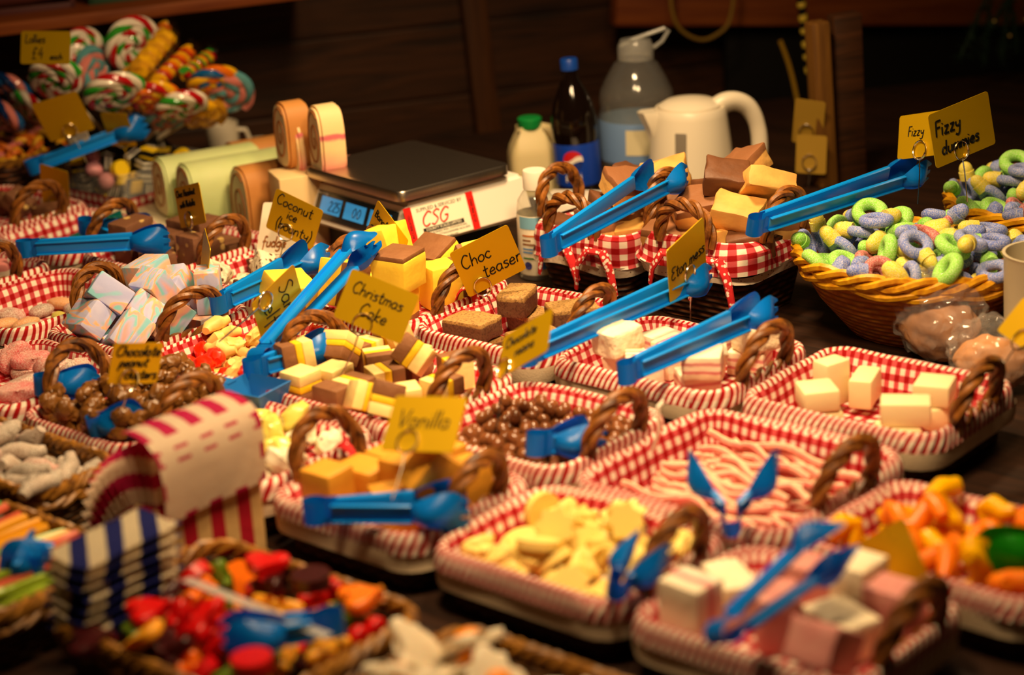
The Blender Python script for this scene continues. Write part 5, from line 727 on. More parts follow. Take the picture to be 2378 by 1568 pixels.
# ---------------------------------------------------------------- handwriting and printed text
FONT = {'a': (5.5, '4.5,4.5 2,5 .5,2.5 2,0 4.2,1.5 4.5,4.5 4.4,1 5.2,.2'), 'b': (5.5, '1,10 .8,0;.9,3 3,5 5,2.8 3,0 .8,.6'), 'c': (5, '4.3,4 2.5,5 .6,2.5 2.5,0 4.5,.8'), 'd': (5.6, '4.5,4 2,5 .5,2.5 2,0 4.3,1.5;4.8,10 4.4,1 5,0'),
 'e': (5.2, '.8,2.4 4.4,2.8 3,5 .8,3 1,.8 3,0 4.6,.9'), 'f': (4.4, '4.5,9 3,10 2,8 2,-3;.5,5 4,5.2'), 'g': (5.4, '4.5,4.5 2,5 .5,2.5 2,.3 4.3,1.5 4.5,4.5 4.3,-2 2.5,-4 .5,-3'), 'h': (5.4, '1,10 .8,0;.9,3 3,5 4.4,3.5 4.5,0'), 'i': (2.2, '1,5 1,0;1.1,7.2 1.2,7.6'),
 'k': (5, '1,10 .8,0;4.2,5 1,2.4 4.5,0'), 'l': (2.2, '1,10 .9,0'), 'm': (7.4, '1,5 .9,0;1,3.5 2.6,5 3.6,3.5 3.6,0;3.7,3.5 5.4,5 6.4,3.5 6.5,0'), 'n': (5.4, '1,5 .9,0;1,3.3 3,5 4.4,3.5 4.5,0'), 'o': (5.2, '3,5 .8,3.6 .8,1.2 2.6,0 4.5,1.4 4.3,4 2.8,5'),
 'p': (5.4, '1,5 .8,-4;.9,3.6 3,5 4.7,2.8 3,0 .9,1'), 'r': (4, '1,5 .9,0;1,3 2.3,4.7 3.8,4.7'), 's': (4.4, '4,4.6 2,5 1,3.8 3.4,2.2 3.6,.8 2,0 .6,.5'), 't': (4.4, '2.2,8.5 2.2,1 3.2,0 4.2,.5;.5,5.6 4.2,5.8'), 'u': (5.4, '1,5 .9,1.5 2.4,0 4.3,1.8 4.4,5;4.4,5 4.5,0'),
 'w': (6.6, '.6,5 1.8,0 3,4 4.4,0 5.8,5'), 'y': (5.2, '1,5 1.2,2.6 2.8,1.8 4.4,3;4.6,5 4,-2 2.4,-4 .6,-3'), 'z': (5, '1,5 4.3,5;4.3,5 .8,0;.8,0 4.5,0'), 'C': (6.8, '6,8.5 3.6,10 1,6.5 1.2,2.5 3.5,0 6.2,1.2'), 'B': (5.8, '1,10 1,0;1,10 4.5,9 4.3,6.2 1,5.4;1,5.4 5,4.2 5,1 1,0'),
 'V': (6.2, '.5,10 2.8,0;2.8,0 5.8,10'), 'S': (6, '5.2,9 3,10 1,8 3.4,5.4 5,3 3,0 .8,1'), 'E': (6, '5.5,9.5 2,10 1,7.5 3.8,5.6;3.8,5.6 1,4.6 .8,1.5 3,0 5.5,.8'), 'F': (5.2, '1,10 1,0;1,10 5,10;1,5.6 4.2,5.6'), 'D': (6.2, '1,10 1,0;1,10 5,8 5.4,3 1,0'), 'L': (5.2, '1,10 1,0;1,0 5,0'), 'H': (6, '1,10 1,0;5,10 5,0;1,5 5,5'), 'N': (6, '1,0 1,10;1,10 5,0;5,0 5,10'),
 '£': (6, '5,8 3.6,10 2,8.5 2.4,1;.8,0 5.2,0;.8,5 4,5'), '4': (5.6, '3.5,10 .8,4;.8,4 5.2,4;4.2,7 4.2,0'), '(': (3, '2.6,11 .8,5 2.6,-3'), ')': (3, '.6,11 2.4,5 .6,-3'), "'": (1.6, '1,10 .8,8'), 'G': (7, '6.2,8.5 3.6,10 1,6.5 1.2,2.5 3.5,0 6,1.5 6.2,4.5;6.2,4.5 4,4.5'), ' ': (3.2, ''),
 '2': (5.2, '.8,8 2.6,10 4.6,8 1,0;1,0 5,0'), '5': (5.2, '4.8,10 1.2,10;1.2,10 1,5.6;1,5.6 4.6,5 4.4,1 1,0'), '0': (5.4, '3,10 .8,7 .8,3 2.8,0 4.8,3 4.8,7 3,10')}
def smooth(pts, k=5):
    if len(pts) < 3: return pts
    P = [pts[0]] + pts + [pts[-1]]; out = []
    for i in range(1, len(P) - 2):
        a, b, c, d = P[i - 1], P[i], P[i + 1], P[i + 2]
        for j in range(k):
            t = j / k; out.append(tuple(.5 * (2 * b[q] + (c[q] - a[q]) * t + (2 * a[q] - 5 * b[q] + 4 * c[q] - d[q]) * t * t + (3 * b[q] - a[q] - 3 * c[q] + d[q]) * t ** 3) for q in (0, 1)))
    return out + [pts[-1]]
def write(bm, txt, x, y, h, r, z=0.0, slant=.12, mi=0):
    """stroke lettering: x, y = start of the baseline, h = cap height, drawn in the xy plane"""
    k = h / 10
    for ch in txt:
        wd, st = FONT[ch]
        for s in st.split(';'):
            if not s: continue
            pts = smooth([tuple(map(float, q.split(','))) for q in s.split()])
            tube(bm, [(x + (px_ + py_ * slant) * k, y + py_ * k, z) for px_, py_ in pts], r, 5, mi=mi)
        x += wd * k
    return x
def printed(txt, size, M, m, parent, name='printed_text', align='CENTER', sx=1.0):
    cu = bpy.data.curves.new('t', 'FONT'); cu.body = txt; cu.size = size; cu.align_x = align; cu.align_y = 'CENTER'; cu.extrude = .00015; cu.resolution_u = 2
    to = bpy.data.objects.new('t', cu); COL.objects.link(to); bpy.context.view_layer.update()
    me = bpy.data.meshes.new_from_object(to); bpy.data.objects.remove(to); bpy.data.curves.remove(cu); me.name = name
    me.materials.clear(); me.materials.append(m); me.transform(Matrix.Diagonal((sx, 1, 1, 1))); return link(name, me, parent, M)

# ---------------------------------------------------------------- price cards
CARD = mat('yellow_card', '#d9ae08', .42, .5, metal=.6)
WIREM = {}
def wire_mesh(stake):
    bm = bmesh.new(); R = .0115
    tube(bm, [(R * math.cos(a), R * 1.12 * math.sin(a), .0016 + .0022 * i / 44) for i, a in enumerate([-math.pi / 2 + 4.4 * math.pi * k / 44 for k in range(45)])], .0009, 6)
    tube(bm, [(0, -R * 1.1, .002), (.001, -R * 1.1 - stake * .3, .001), (-.001, -R * 1.1 - stake, -.001)], .0009, 6); return new_mesh('wire_holder', bm, [STEEL])
def price_card(label, TL, TRp, BL, depth, lines, sgn=1, Wd=.085, ring=(.4, .85), stake=.05, m=CARD, holder=True, tilt=None, name='price_card', ink=INK, pen=.00085, slant=.12):
    s = FPX / depth; e1 = Vector(((TRp[0] - TL[0]) / s, -(TRp[1] - TL[1]) / s)); e2 = Vector(((BL[0] - TL[0]) / s, -(BL[1] - TL[1]) / s))
    z1 = math.sqrt(max(Wd * Wd - e1.length_squared, 0)) * sgn; z2 = -(e1.dot(e2)) / z1 if abs(z1) > .012 else 0.0
    z2 = max(-.05, min(.05, z2))
    if tilt is not None: z2 = tilt; z1 = max(-.045, min(.045, -(e1.dot(e2)) / z2))
    v1 = CR * e1.x + CU * e1.y - FW * z1; v2 = CR * e2.x + CU * e2.y - FW * z2
    w_, h_ = v1.length, v2.length; x = v1.normalized(); y = -v2; y = (y - x * y.dot(x)).normalized(); z = x.cross(y)
    org = atd(TL[0], TL[1], depth) + v1 / 2 + v2 / 2
    o = thing(name, label, 'sign', basis(org, x, y, z), 'hand lettered price cards')
    path, _ = rrect(w_ / 2, h_ / 2, .004, 4, .05); bm = bmesh.new(); prism(bm, [(p[0], p[1]) for p in path], -.0005, .0005); link('card', new_mesh('card', bm, [m], False), o)
    if lines:
        bm = bmesh.new()
        for txt, fx, fy, fh in lines: write(bm, txt, (fx - .5) * w_, (.5 - fy) * h_, fh * h_, pen, .0007, slant)
        hw = link('handwriting', new_mesh('handwriting', bm, [ink]), o); hw['label'] = 'black handwriting'
    if holder: link('wire_holder', wire_mesh(stake), o, tr((ring[0] - .5) * w_, (.5 - ring[1]) * h_, 0))
    return o
CARDS = [
 ('yellow price card lettered Lollies £4 each among the lollies', (50, 72), (172, 78), (47, 148), 3.2, [('Lollies', .08, .36, .26), ('£4', .22, .84, .34), ('each', .6, .86, .2)], 1, .088, (.5, .9), .08, False),
 ('brownish card lettered Choc Hazelnut with Nutella before the green log', (404, 438), (480, 432), (420, 530), 2.93, [('Choc Hazelnut', .05, .25, .17), ('with Nutella', .12, .52, .17)], 1, .088, (.42, .85), .05, True),
 ('tilted card lettered Coconut ice (bounty) in front of the scale', (642, 437), (755, 492), (612, 526), 2.82, [('Coconut', .06, .32, .26), ('ice', .34, .56, .22), ('(bounty)', .16, .86, .26)], 1, .089, (.42, .88), .06, True),
 ('folded down card lettered Banoffee before the scale sticker', (876, 462), (951, 560), (852, 530), 2.70, [('Banoffee', .06, .45, .22)], 1, .089, (.16, .95), .06, True),
 ('yellow card lettered Choc teaser before the dark scale base', (1043, 589), (1178, 520), (1088, 690), 2.56, [('Choc', .08, .44, .27), ('teaser', .34, .78, .27)], -1, .088, (.26, .9), .06, True),
 ('yellow card lettered Christmas cake in the middle of the counter', (818, 623), (976, 688), (773, 735), 2.30, [('Christmas', .1, .42, .24), ('Cake', .3, .78, .26)], 1, .086, (.42, .92), .05, True),
 ('partly hidden card lettered Santas elfs behind the long tongs', (680, 608), (705, 733), (597, 713), 2.46, [('Santas', .1, .42, .3), ("elfs", .22, .8, .3)], -1, .085, (.12, .75), .075, True),
 ('bright yellow card lettered Vanilla at the centre front', (920, 919), (1088, 921), (888, 1042), 2.02, [('Vanilla', .12, .58, .32)], 1, .083, (.36, .85), .05, True),
 ('yellow card lettered Eton mess right of centre', (1547, 583), (1643, 497), (1563, 705), 2.42, [('Eton mess', .06, .62, .22)], -1, .087, (.52, .76), .06, True),
 ('slanted yellow card lettered Chocolate raisins over the raisin tray', (1170, 783), (1281, 717), (1157, 880), 2.22, [('Chocolate', .08, .36, .22), ('raisins', .3, .68, .22)], 1, .086, (.12, .85), .06, True),
 ('square card lettered Chocolate peanut clusters on the clusters', (264, 797), (365, 796), (243, 893), 2.17, [('Chocolate', .06, .32, .26), ('peanut', .16, .58, .24), ('clusters.', .3, .88, .24)], -1, .062, (.40, .9), .03, True),
 ('yellow card lettered Fizzy dummies above the yellow basket', (2160, 266), (2318, 199), (2176, 391), 2.60, [('Fizzy', .06, .44, .27), ('dummies', .12, .8, .24)], 1, .098, (.42, .85), .06, True)]
TILT = {'Vanilla': .03, 'Fizzy': -.02, 'Choc': -.035, 'Coconut': -.025, 'Banoffee': -.03}
FONT['.'] = (1.4, '.6,.3 .8,0')
for lab, a, b, c, d, ln, sg, wd, rg, stk, hd in CARDS: price_card(lab, a, b, c, d, ln, sg, wd, rg, stk, CARD, hd, tilt=None if 'Hazelnut' in lab else TILT.get(lab.split('lettered ')[1].split()[0]), pen=.0015 if 'Fizzy' in lab else .0011 if 'peanut' in lab else .0009, slant=.3 if 'peanut' in lab else .12)
for lab, a, b, c, d, sg, wd, hd in (('thin card turned edge on beside the pastel fudge', (475, 527), (450, 657), (502, 583), 2.66, -1, .088, True), ('unlit dark price card below the Lollies card', (72, 243), (178, 212), (100, 322), 3.25, 1, .088, True),
   ('small dark card on the liquorice sweets tub', (232, 262), (296, 265), (242, 330), 3.3, 1, .06, True), ('dark blank card leaning at the front of the liquorice tub', (92, 380), (160, 400), (80, 466), 3.2, -1, .088, True), ('dark blurred card back standing in the near pink nougat', (2098, 1200), (2165, 1385), (1975, 1300), 1.78, 1, .085, True),
   ('yellow card at the right edge beside the cellophane bags', (2378, 690), (2440, 760), (2318, 768), 2.2, 1, .085, True), ('yellow card half hidden behind the Fizzy dummies card', (2090, 270), (2172, 268), (2083, 372), 2.72, 1, .086, True)):
    ln = [('Fizzy', .2, .5, .22)] if 'half hidden' in lab else None
    price_card(lab, a, b, c, d, ln, sg, wd, (.5, .85), .06, CARD, hd, tilt=-.055 if 'dark' in lab else None)
for lab, a, b, c, d in (('upper yellow card hanging on the pale post', (1846, 228), (1914, 240), (1850, 322), 0.004), ('lower yellow card hanging on the pale post', (1850, 312), (1918, 318), (1852, 398), 0.010)):
    price_card(lab, a, b, c, (PB + Vector((-.02, -.020, .13 if a[1] < 300 else .06)) - C0).dot(FW) - d, None, 1, .05, (.45, .7), .03, mat('dull_card', '#a8842c', .45), True)
WP_ = mat('white_paper', '#f4e6cc', .8, .2)
price_card('white paper sign lettered fudge behind the Coconut ice card', (612, 470), (700, 474), (598, 590), 2.9, [('fudge', .12, .86, .2)], 1, .06, holder=False, m=WP_, name='paper_sign', ink=mat('brown_ink', '#9a5a14', .6), pen=.0012)
price_card('white paper sign with dark red drawing under the dark card', (150, 305), (200, 288), (165, 342), 3.35, None, 1, .045, holder=False, m=WP_, name='paper_sign')
# ---------------------------------------------------------------- weighing scale
SM = place(W(-2.05, 2.105)) @ rot('Z', -10) @ Matrix.Diagonal((1.2, 1.04, 1.04, 1))
sc = thing('weighing_scale', 'white shop weighing scale with steel plate and blue displays behind the trays', 'scale', SM)
SCW = mat('scale_white', '#efe4d6', .35, .5); SCB = mat('scale_black', '#0e0c0a', .5, .3); SCG = mat('scale_grey', '#6a645c', .4, .4); LCDF = mat('display_panel', '#20242a', .25, .5)
bm = bmesh.new(); box(bm, .17, .17, .058, (0, 0, .031), bev=.004); link('base', new_mesh('base', bm, [SCB]), sc)
def frust(bm, b, t, z0, z1, mi=0):
    lo = [bm.verts.new((x, y, z0)) for x, y in b]; hi = [bm.verts.new((x, y, z1)) for x, y in t]
    for f in [bm.faces.new(lo[::-1]), bm.faces.new(hi)] + [bm.faces.new((lo[i], lo[(i + 1) % 4], hi[(i + 1) % 4], hi[i])) for i in range(4)]: f.material_index = mi
    return lo + hi
def rect(a, b, c, d): return [(a, c), (b, c), (b, d), (a, d)]
bm = bmesh.new(); frust(bm, rect(-.10, .112, -.112, .128), rect(-.094, .096, -.086, .124), .058, .118); bmesh.ops.bevel(bm, geom=bm.edges[:], offset=.005, segments=3, affect='EDGES')
link('housing', new_mesh('housing', bm, [SCW]), sc)
bm = bmesh.new(); box(bm, .15, .15, .012, (0, .012, .121), bev=.003); link('neck', new_mesh('neck', bm, [SCG]), sc)
bm = bmesh.new(); path, tot = rrect(.102, .100, .012)
loft(bm, path, tot, [(-.006, .1405), (-.001, .1400), (.0005, .138), (.0005, .1255), (-.0015, .1255), (-.0015, .1375)], [0] * 5, close_bottom=None)
f = bm.faces.new([v for v in bm.verts if abs(v.co.z - .1405) < 1e-5][:len(path)])
bm.normal_update()
if f.normal.z < 0: f.normal_flip()
def steel():
    t = NT('brushed_steel'); mp = t.node('ShaderNodeMapping'); mp.inputs['Scale'].default_value = (4, 220, 4); t.link(t.coord(), mp.inputs[0])
    n = t.noise(6, 3, mp.outputs[0]); t.base(t.mix(n, hx('#b8aca0'), hx('#d8ccc0')), .3); t.b.inputs['Metallic'].default_value = 1; t.bump(n, .04, .001); return t.m
PL = link('weighing_plate', new_mesh('weighing_plate', bm, [steel()]), sc); PL.matrix_local = tr(0, -.004, 0)
# display face slopes from (-.112, z .058) up to (-.086, z .118)
sl = math.atan2(.06, .026); DM = tr(0, -.0995, .087) @ Matrix.Rotation(sl, 4, 'X')
DM = basis(Vector((0, -.0995, .088)), Vector((1, 0, 0)), Vector((0, .026, .06)).normalized(), Vector((0, -.06, .026)).normalized())
bm = bmesh.new(); box(bm, .17, .040, .002, (0, -.001, .0008), bev=.0006); dp = link('display_panel', new_mesh('display_panel', bm, [LCDF]), sc, DM)
def lcdm():
    t = NT('blue_display'); t.base(hx('#3f8fc4'), .2); t.b.inputs['Emission Color'].default_value = (*hx('#2f86c0'), 1); t.b.inputs['Emission Strength'].default_value = .55; return t.m
LCD = lcdm(); DIG = mat('display_digit', '#0c2f52', .4)
for cx, tx in ((-.052, '2.25'), (.0, '0.0'), (.052, '0.0')):
    bm = bmesh.new(); box(bm, .043, .024, .001, (cx, 0, .0022)); l = link('display', new_mesh('display', bm, [LCD], False), dp)
    bm = bmesh.new(); write(bm, tx, cx - .004, -.007, .014, .0007, .0030, .1); link('digits', new_mesh('digits', bm, [DIG]), l)
printed('kg', .006, DM @ tr(-.065, .016, .0022), SCW, sc, 'printed_units'); printed('max 15 kg', .0045, DM @ tr(-.075, .0155, .0022) @ tr(-.0, 0, 0), SCW, sc, 'printed_units')
# sticker on the side facing +x, which leans from x=.112 at the bottom to x=.096 at the top
KM = basis(Vector((.1042, .0, .088)), Vector((0, 1, 0)), Vector((-.016, 0, .06)).normalized(), Vector((.06, 0, .016)).normalized())
bm = bmesh.new(); box(bm, .106, .052, .0006, (0, 0, .0006)); st_ = link('service_sticker', new_mesh('service_sticker', bm, [mat('sticker_white', '#f6ecd2', .5)], False), sc, KM @ tr(-.036, .000, 0))
REDS = mat('sticker_red', '#e01a10', .5); BLKP = mat('print_black', '#0a0a0a', .6)
for s in (-1, 1):
    bm = bmesh.new(); box(bm, .0125, .054, .0006, (s * .055, 0, .0010)); r_ = link('red_band', new_mesh('red_band', bm, [REDS], False), st_)
    printed('ACCREDITED' if s < 0 else '0115 946 0062', .0062, tr(s * .055, 0, .0015) @ rot('Z', 90), BLKP, r_, sx=.9)
printed('SUPPLIED & SERVICED BY', .0072, tr(0, .0195, .0010), BLKP, st_)
bm = bmesh.new(); xx = write(bm, 'CSG', -.031, -.004, .0195, .0010, .0012, .35); link('red_lettering', new_mesh('red_lettering', bm, [REDS]), st_).matrix_local = Matrix.Diagonal((1.22, 1, 1, 1))
bm = bmesh.new(); box(bm, .072, .0062, .0004, (0, -.0098, .0010)); bb = link('black_bar', new_mesh('black_bar', bm, [BLKP], False), st_)
printed('COUNTY SCALES LIMITED', .0054, tr(0, -.0098, .0014), mat('sticker_white', '#f6ecd2', .5), bb)
for k, tx in enumerate(('LANGLEY BUSINESS PARK, STATION ROAD,', 'LANGLEY MILL, NOTTINGHAMSHIRE NG16 4DG', 'www.weighingscales.com')): printed(tx, .0041, tr(0, -.0155 - k * .0045, .0010), BLKP, st_)

# ---------------------------------------------------------------- fudge logs beside the scale
def dshape(w, h, n=26): return [(w * .5 * math.copysign(abs(math.cos(a)) ** .75, math.cos(a)), h * .5 + h * .5 * math.copysign(abs(math.sin(a)) ** (.8 if math.sin(a) > 0 else .35), math.sin(a))) for a in [2 * math.pi * k / n for k in range(n)]]
def log(label, M, L, w, h, m, ms, me_, turns=2.2, bev=.004, name='fudge_log'):
    """half-round log along local x, its ends showing a swirl"""
    o = thing(name, label, 'fudge', M); poly = dshape(w, h)
    bm = bmesh.new(); a = [bm.verts.new((-L / 2, y, z)) for y, z in poly]; b = [bm.verts.new((L / 2, y, z)) for y, z in poly]; n = len(poly)
    for i in range(n): bm.faces.new((a[i], b[i], b[(i + 1) % n], a[(i + 1) % n]))
    e1 = bm.faces.new(a); e2 = bm.faces.new(b[::-1]); e1.material_index = e2.material_index = 1
    bmesh.ops.recalc_face_normals(bm, faces=bm.faces[:]); bmesh.ops.bevel(bm, geom=list(e1.edges) + list(e2.edges), offset=bev, segments=2, affect='EDGES')
    link('body', new_mesh('body', bm, [m, me_]), o)
    for s in (-1, 1):
        bm = bmesh.new(); N = 60
        pts = [(s * (L / 2 + .0002), w * .44 * (k / N) * math.cos(turns * 2 * math.pi * k / N + 1), h * .5 + h * .44 * (k / N) * math.sin(turns * 2 * math.pi * k / N + 1)) for k in range(4, N + 1)]
        tube(bm, pts, .0018, 6); link('swirl', new_mesh('swirl', bm, [ms]), o)
    return o
MINT = mat('mint_fudge', '#d8e3a4', .55, .35, bs=60, bst=.2, sss=.15, var=.4, c2='#b9cf7c', vs=14); SWB = mat('swirl_brown', '#a8672e', .55); ENDC = mat('log_end', '#efe0b4', .55, .35, sss=.1)
BRN = mat('toffee_fudge', '#c98a48', .55, .35, bs=80, bst=.2, var=.4, c2='#b87434', vs=20, sss=.1)
def pinkstripe():
    t = NT('pink_stripe_fudge'); s = t.node('ShaderNodeSeparateXYZ'); t.link(t.coord(), s.inputs[0])
    z = t.math('ADD', s.outputs[2], t.math('MULTIPLY', t.math('SUBTRACT', t.noise(20, 3), .5), .02))
    c = t.mix(t.step(z, .010, .040), hx('#e08a80'), hx('#f0cf96')); c = t.mix(t.math('MULTIPLY', t.step(z, .052, .056), t.math('SUBTRACT', 1, t.step(z, .060, .063))), c, hx('#d06a70'))
    t.base(c, .55, .35, .1); t.bump(t.noise(80, 3), .2, .002); MATS['ps'] = t.m; return t.m
PSM = pinkstripe()
bd = thing('serving_board', 'pale board under the fudge logs left of the scale', 'board', Matrix.Translation(gp(505, 470, .012)) @ rot('Z', 6)); bm = bmesh.new(); box(bm, .36, .34, .022, (0, 0, -.001), bev=.004); link('board', new_mesh('board', bm, [mat('pale_board', '#e9dcb8', .5, .4)]), bd)
def lay(px, py, z, ang): return Matrix.Translation(gp(px, py, z)) @ rot('Z', ang)
log('pale green fudge log with swirl end, behind and furthest left', lay(552, 505, .022, 26) @ tr(-.014, .088, 0), .17, .080, .098, MINT, SWB, ENDC)
log('pale green fudge log nearer the camera, behind the hazelnut card', lay(552, 505, .022, 26), .17, .085, .104, MINT, SWB, ENDC)
log('toffee brown fudge log on end of the board beside the scale', lay(632, 555, .0, 30), .10, .075, .128, BRN, SWB, ENDC)
log('toffee brown fudge log lying behind the green logs', lay(650, 440, .022, 26), .17, .07, .095, BRN, SWB, ENDC)
log('pink and cream striped fudge log under the scale plate', lay(690, 500, .0, 18), .16, .07, .118, PSM, SWB, ENDC)
pA = atd(688, 385, 3.10); pB = atd(766, 400, 3.04)
log('upright toffee brown fudge slice with swirl face standing on the logs', Matrix.Translation(pA) @ rot('Z', 26), .042, .062, .103, BRN, SWB, ENDC, name='fudge_slice')
log('upright pink and cream fudge slice standing beside the scale plate', Matrix.Translation(pB) @ rot('Z', 24), .040, .062, .106, PSM, SWB, ENDC, name='fudge_slice')
log('small pink and cream fudge slice leaning behind the pink slice', Matrix.Translation(atd(738, 395, 3.10)) @ rot('Z', 24) @ rot('X', -6) @ tr(-.03, 0, 0), .012, .055, .085, PSM, SWB, ENDC, name='fudge_slice')
log('thin pink fudge bar lying behind the scale plate', Matrix.Translation(atd(815, 388, 3.12)) @ rot('Z', 12), .075, .03, .018, mat('rose_fudge', '#dc9088', .55, .35, sss=.1), SWB, ENDC, name='fudge_bar')
# supports for the slices: a stack of slabs between logs and scale
sl_ = thing('fudge_slab_stack', 'block of cream fudge under the upright slices', 'fudge', Matrix.Translation(Vector((pA.x * .5 + pB.x * .5 + .01, pA.y * .5 + pB.y * .5 + .01, TZ))) @ rot('Z', 20)); hz = min(pA.z, pB.z) - TZ
bm = bmesh.new(); box(bm, .15, .07, hz, (0, 0, hz / 2), bev=.003); link('block', new_mesh('block', bm, [PSM]), sl_)

# ---------------------------------------------------------------- things on the back of the counter
PLW = mat('kettle_white', '#e9ddc6', .32, .5)
kp = gp(1608, 470, 0); kt = thing('electric_kettle', 'white plastic electric kettle with large looped handle', 'kettle', Matrix.Translation(kp) @ rot('Z', 4) @ Matrix.Scale(1.05, 4))
bm = bmesh.new(); lathe(bm, [(0, .012), (.067, .012), (.069, .02), (.0665, .05), (.062, .10), (.057, .14), (.055, .150), (.053, .153), (.050, .153), (.050, .145), (0, .145)], 40)
link('body', new_mesh('body', bm, [PLW]), kt)
bm = bmesh.new(); lathe(bm, [(.049, .150), (.048, .156), (.036, .163), (.014, .167), (0, .1675)], 32); link('lid', new_mesh('lid', bm, [PLW]), kt)
bm = bmesh.new(); lathe(bm, [(0, 0), (.066, 0), (.070, .004), (.070, .010), (.064, .0125), (0, .0125)], 36); link('base', new_mesh('base', bm, [PLW]), kt)
bm = bmesh.new(); rows = []
for z, xo, wd in ((.085, .060, .006), (.105, .064, .013), (.125, .071, .019), (.145, .080, .021), (.150, .082, .020)):
    rows.append([bm.verts.new((-.045, -wd, z)), bm.verts.new((-xo * .9, -wd * .7, z)), bm.verts.new((-xo, 0, z)), bm.verts.new((-xo * .9, wd * .7, z)), bm.verts.new((-.045, wd, z))])
for A, B in zip(rows, rows[1:]):
    for i in range(4): bm.faces.new((A[i + 1], A[i], B[i], B[i + 1]))
bm.faces.new(rows[-1]); bm.faces.new(rows[0][::-1]); link('spout', new_mesh('spout', bm, [PLW]), kt)
bm = bmesh.new(); hp = [(.038, .144), (.054, .154), (.072, .155), (.089, .146), (.101, .126), (.107, .100), (.107, .070), (.100, .045), (.086, .030), (.060, .030)]
hq = [hp[0]] + smooth(hp, 5); hq = [(a_, 0, b_) for a_, b_ in hq[1:]]
tube(bm, hq, [.0105 + .006 * max(0, 1 - i / 22) for i in range(len(hq))], 14, flat=1.35); link('handle', new_mesh('handle', bm, [PLW]), kt)
bm = bmesh.new()
box(bm, .018, .004, .105, (0, 0, 0), bev=.0018); KW = link('water_window', new_mesh('water_window', bm, [mat('window_grey', '#7d7468', .25, .5)]), kt, rot('Z', -24) @ tr(0, -.0635, .072) @ rot('X', -5.5))
mp_ = gp(1250, 448, 0); mk = thing('milk_bottle', 'plastic milk bottle with green cap left of the cola bottle', 'bottle', Matrix.Translation(mp_) @ rot('Z', 8))
MLK = mat('milk_plastic', '#d9c796', .45, .4, sss=.2)
bm = bmesh.new(); path, tot = rrect(.038, .034, .016, 5, .02)
loft(bm, [(x - .008, y, nx, ny, s) for x, y, nx, ny, s in path], tot, [(-.004, 0), (0, .004), (0, .070), (-.004, .084), (-.012, .100), (-.019, .112), (-.0205, .118)], [0] * 6, close_bottom=0)
link('body', new_mesh('body', bm, [MLK]), mk)
bm = bmesh.new(); hp = [(.006, 0, .112), (.022, 0, .108), (.036, 0, .095), (.041, 0, .075), (.041, 0, .055), (.036, 0, .035)]
hp = [tuple(Vector(hp[i]).lerp(Vector(hp[i + 1]), k / 3)) for i in range(5) for k in range(3)] + [hp[-1]]
tube(bm, hp, .009, 12, flat=1.4); link('grip', new_mesh('grip', bm, [MLK]), mk)
bm = bmesh.new(); lathe(bm, [(0, .114), (.019, .114), (.020, .116), (.0205, .130), (.018, .132), (0, .132)], 28); link('cap', new_mesh('cap', bm, [mat('green_cap', '#0f8a3c', .4)]), mk, tr(-.008, 0, 0))
pp = gp(1348, 466, 0); pe = thing('cola_bottle', 'large dark cola bottle with blue label and blue cap', 'bottle', Matrix.Translation(pp) @ rot('Y', -2.0) @ rot('Z', -12))
COLA = mat('cola_plastic', '#100805', .08, .6)
bm = bmesh.new(); lathe(bm, [(0, 0), (.03, 0), (.038, .006), (.039, .02), (.0375, .03), (.0375, .105), (.039, .112), (.0385, .135), (.033, .165), (.022, .192), (.0135, .208), (.0125, .225), (.0135, .226)], 36); link('body', new_mesh('body', bm, [COLA]), pe)
bm = bmesh.new(); lathe(bm, [(.0382, .034), (.0386, .036), (.0386, .102), (.0382, .104)], 36); lb = link('label_wrap', new_mesh('label_wrap', bm, [mat('label_blue', '#0a3aa8', .4)]), pe)
bm = bmesh.new(); lathe(bm, [(0, .222), (.0145, .222), (.0145, .238), (.013, .240), (0, .240)], 24); link('cap', new_mesh('cap', bm, [mat('cap_blue', '#0a3f9c', .4)]), pe)
def wrap(me, R, z0):                          # bend a flat xy mesh on to a cylinder of radius R facing -y
    for v in me.vertices:
        x, y, z = v.co; a = x / R; r = R + z; v.co = (r * math.sin(a), -r * math.cos(a), z0 + y)
def emblem(parent, R, z0, rad):
    bm = bmesh.new(); n = 20
    for i in range(-n, n):
        for j in range(-n, n):
            x, y = (i + .5) / n, (j + .5) / n
            if x * x + y * y > 1: continue
            top = .18 + .22 * x + .16 * math.sin(x * 3.0); bot = -.34 + .30 * x + .12 * math.sin(x * 3.0 + .5)
            mi = 0 if y > top else (1 if y > bot else 2); d = .5 / n * 1.02
            f = bm.faces.new([bm.verts.new((rad * (x + a), rad * (y + b), .0006)) for a, b in ((-d, -d), (d, -d), (d, d), (-d, d))]); f.material_index = mi
    me = new_mesh('round_emblem', bm, [mat('emblem_red', '#c8141c', .5), mat('emblem_white', '#f0e6d6', .5), mat('emblem_blue', '#0a2a80', .5)], False); wrap(me, R, z0); return link('round_emblem', me, parent)
emblem(lb, .0386, .078, .0165)
FONT['P'] = (5.6, '1,10 1,0;1,10 4.6,9 4.4,6 1,5')
bm = bmesh.new(); write(bm, 'pepsi', -.014, .0, .012, .0009, .0006, 0); me = new_mesh('lettering', bm, [mat('emblem_white', '#f0e6d6', .5)]); wrap(me, .0386, .047); link('lettering', me, lb)
wp = gp(1482, 432, 0); wt = thing('water_bottle', 'big clear water bottle with pale blue label behind the kettle', 'bottle', Matrix.Translation(wp) @ rot('Y', 1) @ Matrix.Scale(1.06, 4))
CLR = clear('clear_plastic', (.93, .93, .88), .1, .07); CLRG = clear('milky_plastic', (.9, .9, .85), .2, .22)
